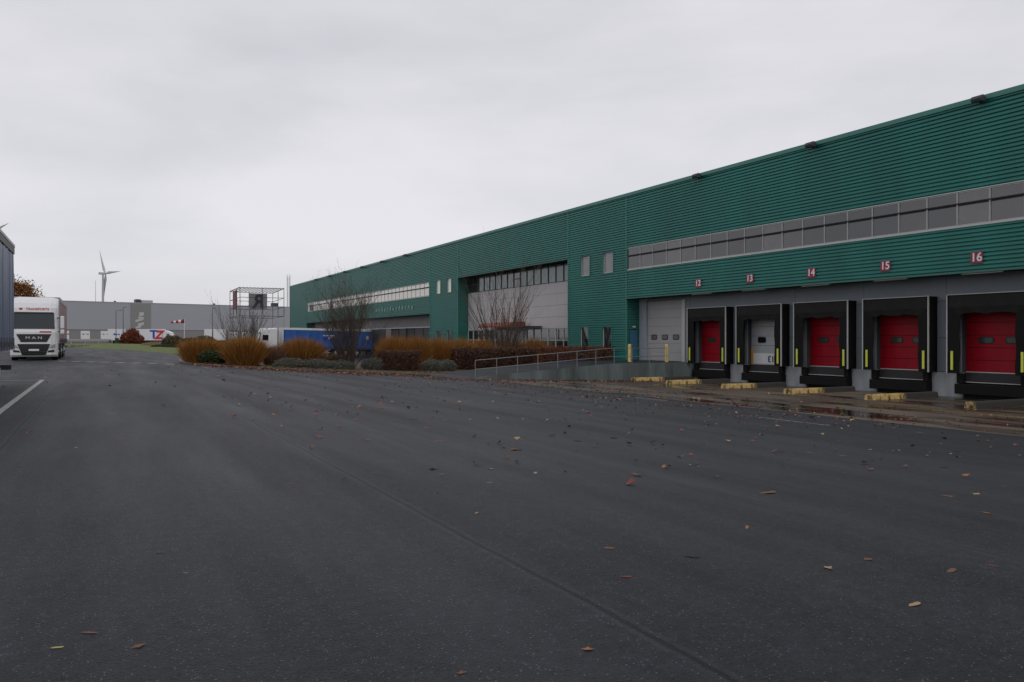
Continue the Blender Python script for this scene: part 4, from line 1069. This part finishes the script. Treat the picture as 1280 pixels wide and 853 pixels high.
# pale lattice mast beside the green corner
x, y = at(360.8, 176); H = ht(343.5, 176); t = thing('lattice_mast', 'pale lattice mast rising beside the corner of the green warehouse', 'mast', (x, y, -1.1), -TH)
m = MB(); a = .28
for sx_, sy_ in ((-a, -a), (a, -a), (a, a), (-a, a)): m.bar((sx_, sy_, 0), (sx_, sy_, H + 1.1), .035, 5)
m.build('legs', alu_b, t, world=False)
m = MB(); z = 0; k_ = 0
while z < H + .5:
    s_ = a if k_ % 2 else -a
    for c in ((-a, -a, a, -a), (a, -a, a, a), (a, a, -a, a), (-a, a, -a, -a)):
        m.bar((c[0], c[1], z), (c[2], c[3], z + .6), .022, 4, caps=False); m.bar((c[0], c[1], z), (c[2], c[3], z), .022, 4, caps=False)
    z += .6; k_ += 1
m.build('bracing', alu_b, t, world=False)
# open steel sign frame
A_, B_, C_, D_ = [Vector((*at(px_, d_), 0)) for px_, d_ in ((300, 175), (355, 179), (287.5, 191), (341, 197))]
t = thing('sign_frame', 'open grey steel cube frame with sign letters above the grasses', 'sign', (A_.x, A_.y, -1.1))
ztop, zbot = 12.6, 6.4
up = lambda p, z: Vector((p.x, p.y, z))
m = MB()
for P_ in (A_, B_, C_, D_, A_.lerp(B_, .5), C_.lerp(D_, .45), A_.lerp(C_, .33), A_.lerp(C_, .66), B_.lerp(D_, .5)): m.bar(up(P_, zbot), up(P_, ztop), .07, 5)
for a, b in ((A_, B_), (C_, D_), (A_, C_), (B_, D_)):
    for z in (zbot, 8.5, 10.5, ztop): m.bar(up(a, z), up(b, z), .06, 5)
m.build('frame', steel_dk, t)
m = MB()
for i in range(13): m.bar(up(A_.lerp(B_, i / 12), ztop + .12), up(C_.lerp(D_, i / 12), ztop + .12), .10, 4)
m.build('roof_slats', alu, t)
for P_ in (A_, B_, C_, D_):
    m = MB(); m.bar(up(P_, -1.2), up(P_, zbot - .06), .14, 8); m.build('post', alu, t)
# grey panel with dark reversed letter, seen from behind
p0 = Vector((*at(311, 193), 0)); p1 = Vector((*at(334, 195.5), 0)); dv = (p1 - p0); rz_ = math.atan2(dv.y, dv.x)
m = MB(); L6 = dv.length; m.box(0, L6, 0, .1, 8.45, 12.4); o = m.build('panel', mat('panel_grey', (.24, .24, .25), .6), t, world=False, origin=(0, 0, 0)); o.location = p0 - Vector(t.location); o.rotation_euler = (0, 0, rz_)
o = text('lettering', 'R', 4.6, mat('letter_dark', (.03, .03, .05), .6), t, (0, 0, 0), (R(90), 0, rz_), ext=.05, sx=-1.0, bold=.08)
o.location = p0 + dv * .52 + Vector((0, -.2, 10.35)) - Vector(t.location)
q0 = A_.lerp(C_, .70); q1 = A_.lerp(C_, .40)
m = MB(); dd = (q1 - q0); m.add([up(q0, 8.2), up(q1, 8.2), up(q1, 12.4), up(q0, 12.4), up(q0, 8.2) + Vector((.3, 0, 0)), up(q1, 8.2) + Vector((.3, 0, 0)), up(q1, 12.4) + Vector((.3, 0, 0)), up(q0, 12.4) + Vector((.3, 0, 0))], [(0, 1, 2, 3), (7, 6, 5, 4), (0, 4, 5, 1), (3, 2, 6, 7), (0, 3, 7, 4), (1, 5, 6, 2)])
m.build('panel', mat('letter_red', (.22, .02, .03), .6), t, label='dark red sign panel')

# ------------------------------------------------------------------ fallen leaves
LM = [mat('leaf_brown', (.14, .06, .03), .7), mat('leaf_dark', (.035, .02, .015), .7), mat('leaf_tan', (.33, .22, .12), .7), mat('leaf_red', (.22, .03, .02), .6), mat('leaf_orange', (.28, .11, .035), .7), mat('leaf_yellow', (.36, .30, .10), .7)]
def leaf_mesh(seed, s_):
    r = random.Random(seed); m = MB(); n_ = 13; pts = []
    kind = seed % 3; asp = (.36, .16, .24)[kind]; fold = r.uniform(.1, .9)
    for i in range(n_):
        a = 2 * math.pi * i / n_
        lob = (1.0 if i % 3 == 0 else .6) * r.uniform(.7, 1.15) if kind == 0 else (abs(math.cos(a)) * .35 + .65) * r.uniform(.82, 1.1)
        x, y = math.cos(a) * lob * s_ * .5, math.sin(a) * lob * s_ * asp
        pts.append((x, y + .12 * x * x, .003 + abs(y) * fold + max(0, x - .2) * r.uniform(0, .4)))
    m.v = [(0, 0, .003)] + pts; m.f = [(0, 1 + i, 1 + (i + 1) % n_) for i in range(n_)]; m.m = [0] * n_
    m.bar((-s_ * .42, 0, .008), (-s_ * .72, s_ * .06, .012), .006, 4, r2=.004)
    return m
LV_ = [leaf_mesh(i, 1.0) for i in range(12)]
def place_leaf(px_, py_, mi, s_, rz, lab, proto=[{}]):
    # ground point seen at this picture position (profile ground)
    d = 3.0
    for it in range(60):
        x, y = at(px_, d); d += (1.3 - gz(x, y) - .0) * F / (py_ - VY) * .5 - d * .5
    x, y = at(px_, d)
    key = (mi, int(px_ + py_) % 12)
    if key not in proto[0]:
        me = bpy.data.meshes.new('fallen_leaf'); b = LV_[key[1]]; me.from_pydata(b.v, [], b.f); me.materials.append(LM[mi]); proto[0][key] = me
    o = bpy.data.objects.new('fallen_leaf', proto[0][key]); COL.objects.link(o)
    o.location = (x, y, gz(x, y) + .002); o.scale = (s_, s_, s_ * .4); o.rotation_euler = (0, math.atan(.0), rz)
    tag(o, lab, 'leaf', 'single fallen leaves on the asphalt'); return o
rl = random.Random(11)
named = [(112, 792, 0, .13, 'curled brown leaf in the near left corner of the asphalt'), (70, 811, 5, .08, 'olive yellow leaf below the curled brown leaf at left'), (172, 809, 0, .11, 'flat dark brown leaf right of the olive yellow one'), (232, 717, 5, .05, 'tiny pale yellow leaf alone on the left asphalt'),
 (200, 692, 1, .12, 'thin dark stalk of a leaf, left foreground'), (151, 549, 4, .20, 'tan orange leaf on the left lane'), (95, 560, 2, .16, 'pale tan leaf near the left parking line'), (735, 813, 4, .09, 'orange leaf at the bottom, right of the seam'), (577, 842, 0, .08, 'brown leaf at the very bottom near the seam'),
 (1221, 618, 2, .20, 'long pale tan leaf, largest on the right side'), (1256, 608, 3, .17, 'bright red leaf near the right edge'), (1184, 621, 4, .15, 'orange tan leaf left of the long pale one'), (1240, 708, 3, .12, 'small bright red leaf in the right foreground'), (1190, 714, 0, .17, 'ragged brown leaf left of the small red leaf'), (1144, 757, 2, .14, 'tan leaf low in the right foreground'),
 (1232, 642, 4, .14, 'orange brown leaf below the long pale one'), (934, 660, 4, .15, 'orange leaf in the middle right of the asphalt'), (902, 654, 1, .13, 'dark leaf beside the orange middle leaf'), (960, 617, 0, .30, 'broad clump like brown leaf in the middle right'), (1054, 570, 4, .24, 'wide orange brown leaf before the docks'), (1013, 566, 2, .16, 'tan leaf left of the wide orange one'), (1087, 563, 2, .18, 'bright tan leaf right of the wide orange one'),
 (1190, 568, 2, .16, 'cream leaf beneath dock 16'), (1176, 555, 4, .18, 'orange leaf near the apron edge beneath dock 16'), (1162, 566, 2, .12, 'small cream leaf beneath the bumper of dock 16'), (1181, 585, 1, .15, 'dark leaf under the cream ones'), (1251, 573, 3, .14, 'dull red leaf close to the right edge'), (783, 722, 3, .09, 'small pinkish red leaf right of the seam'), (762, 686, 4, .10, 'faded orange leaf right of the seam, further up'),
 (478, 511, 3, .28, 'dark red curled leaf in the centre yard'), (517, 525, 1, .24, 'black curled leaf in the centre yard'), (541, 587, 1, .18, 'black leaf halfway down the seam'), (548, 552, 4, .20, 'orange tan leaf beside the seam'), (643, 563, 0, .28, 'upright orange brown leaf in the middle'), (722, 552, 1, .18, 'black speck like leaf, middle'), (766, 548, 1, .24, 'black curled leaf right of the middle'), (790, 557, 0, .18, 'brown leaf right of the black curled one'),
 (596, 642, 2, .09, 'tiny pale leaf beside the seam foreground'), (362, 605, 4, .09, 'small orange leaf left of the seam'), (612, 604, 2, .12, 'pale grey tan leaf right of the seam'), (613, 587, 2, .12, 'pale leaf above the grey tan one'), (367, 681, 1, .06, 'tiny black speck of leaf in the left foreground'), (308, 560, 0, .10, 'brown sliver of leaf left of the seam'), (1035, 711, 2, .12, 'tan leaf in the lower right'), (1085, 700, 0, .14, 'brown leaf fragment in the lower right'), (865, 697, 1, .14, 'dark twig like leaf, lower middle right'), (1118, 535, 4, .22, 'orange leaf beside the apron edge under dock 15'), (1150, 541, 2, .2, 'pale leaf beside the apron edge between docks 15 and 16'), (1222, 545, 2, .2, 'pale leaf at the apron edge under dock 16')]
for a in named: place_leaf(a[0], a[1], a[2], a[3] * .68, rl.uniform(-1.3, 1.3) - TH, a[4])

def litter(name, pts, label, seed, smin, smax, wts, lift=.006, curl=.4):
    r = random.Random(seed); m = MB()
    for x, y in pts:
        s_ = r.uniform(smin, smax); a = r.uniform(0, 6.28); z = gz(x, y) + lift
        vs = []
        for k_ in range(5):
            t = a + k_ * 1.2566; q = s_ * (.5 if k_ % 2 else .32) * r.uniform(.8, 1.2); vs.append((x + math.cos(t) * q, y + math.sin(t) * q, z + r.uniform(0, curl) * s_))
        m.add(vs, [(0, 1, 2), (0, 2, 3), (0, 3, 4)], r.choices(range(len(LM)), wts)[0])
    o = m.build(name, LM, origin=(0, 0, 0)); o['kind'] = 'stuff'; o['label'] = label; o['category'] = 'leaves'; return o
r = random.Random(5); pts = []
for _ in range(800):                                     # sparse over the yard
    x, y = r.uniform(-6, 26), 7 + 37 * r.random() ** .62
    if x < 2 and r.random() < .6: continue
    pts.append((x, y)); continue
    x, y = 0, 0; pts.append((x, y))
pd = []
for _ in range(8500):                                    # drift along the island kerb
    t = r.random(); x = 4.5 + 18 * t; y = (44.0 if x > 8 else 44.0 + (8 - x) * 1.2) - abs(r.gauss(0, 2.2)); pd.append((x, y))
for _ in range(450):                                     # band where asphalt meets apron
    y = r.uniform(12, 37); x = 17.9 + r.gauss(.5, 1.6); pd.append((x, y))
for _ in range(1300): x = r.uniform(14.5, 28); pd.append((x, 37.5 - abs(r.gauss(0, 1.1))))
for _ in range(350): pts.append((r.uniform(18, 31), r.uniform(10, 37)))
for _ in range(260): pts.append((r.uniform(2, 17), r.uniform(6, 20)))
for _ in range(420): pts.append((17.6 - abs(r.gauss(0, 3.2)), r.uniform(13, 37)))
litter('leaf_litter', pts, 'scattered small brown and red leaves over the yard', 6, .04, .13, [6, 4, 2.4, 2.4, 2.2, .2], .008)
litter('leaf_drift', pd, 'dense drift of red brown leaves on the asphalt along the island kerb', 9, .04, .14, [6, 6, .8, 3, 1.4, .1], .008, .6)
pts = []
for _ in range(7000):
    x, y = r.uniform(5.2, 29.5), r.uniform(44.7, 50)
    if x < 8 and y < 46.5: continue
    pts.append((x, y))
litter('bed_litter', pts, 'dead leaves covering the soil of the planted island', 8, .06, .16, [6, 3, 1.2, 2.2, 3, .4], .085)
# tufts of dry grass on the bed edge
m = MB(); r = random.Random(15)
for _ in range(9000):
    x, y = r.uniform(8, 28), 44.75 + abs(r.gauss(0, 1.4))
    if x > 20 and y < 45.8: continue
    z = gz(x, y) + .06; h = r.uniform(.05, .14); a = r.uniform(0, 3.14); wx, wy = math.cos(a) * .008, math.sin(a) * .008
    m.add([(x - wx, y - wy, z), (x + wx, y + wy, z), (x + r.gauss(0, .03), y + r.gauss(0, .03), z + h)], [(0, 1, 2)], 0 if r.random() < .5 else 1)
o = m.build('grass_tufts', [grassdry, grass_m], origin=(0, 0, 0)); tag(o, 'thin short grass along the island kerb', 'grass', kind='stuff')
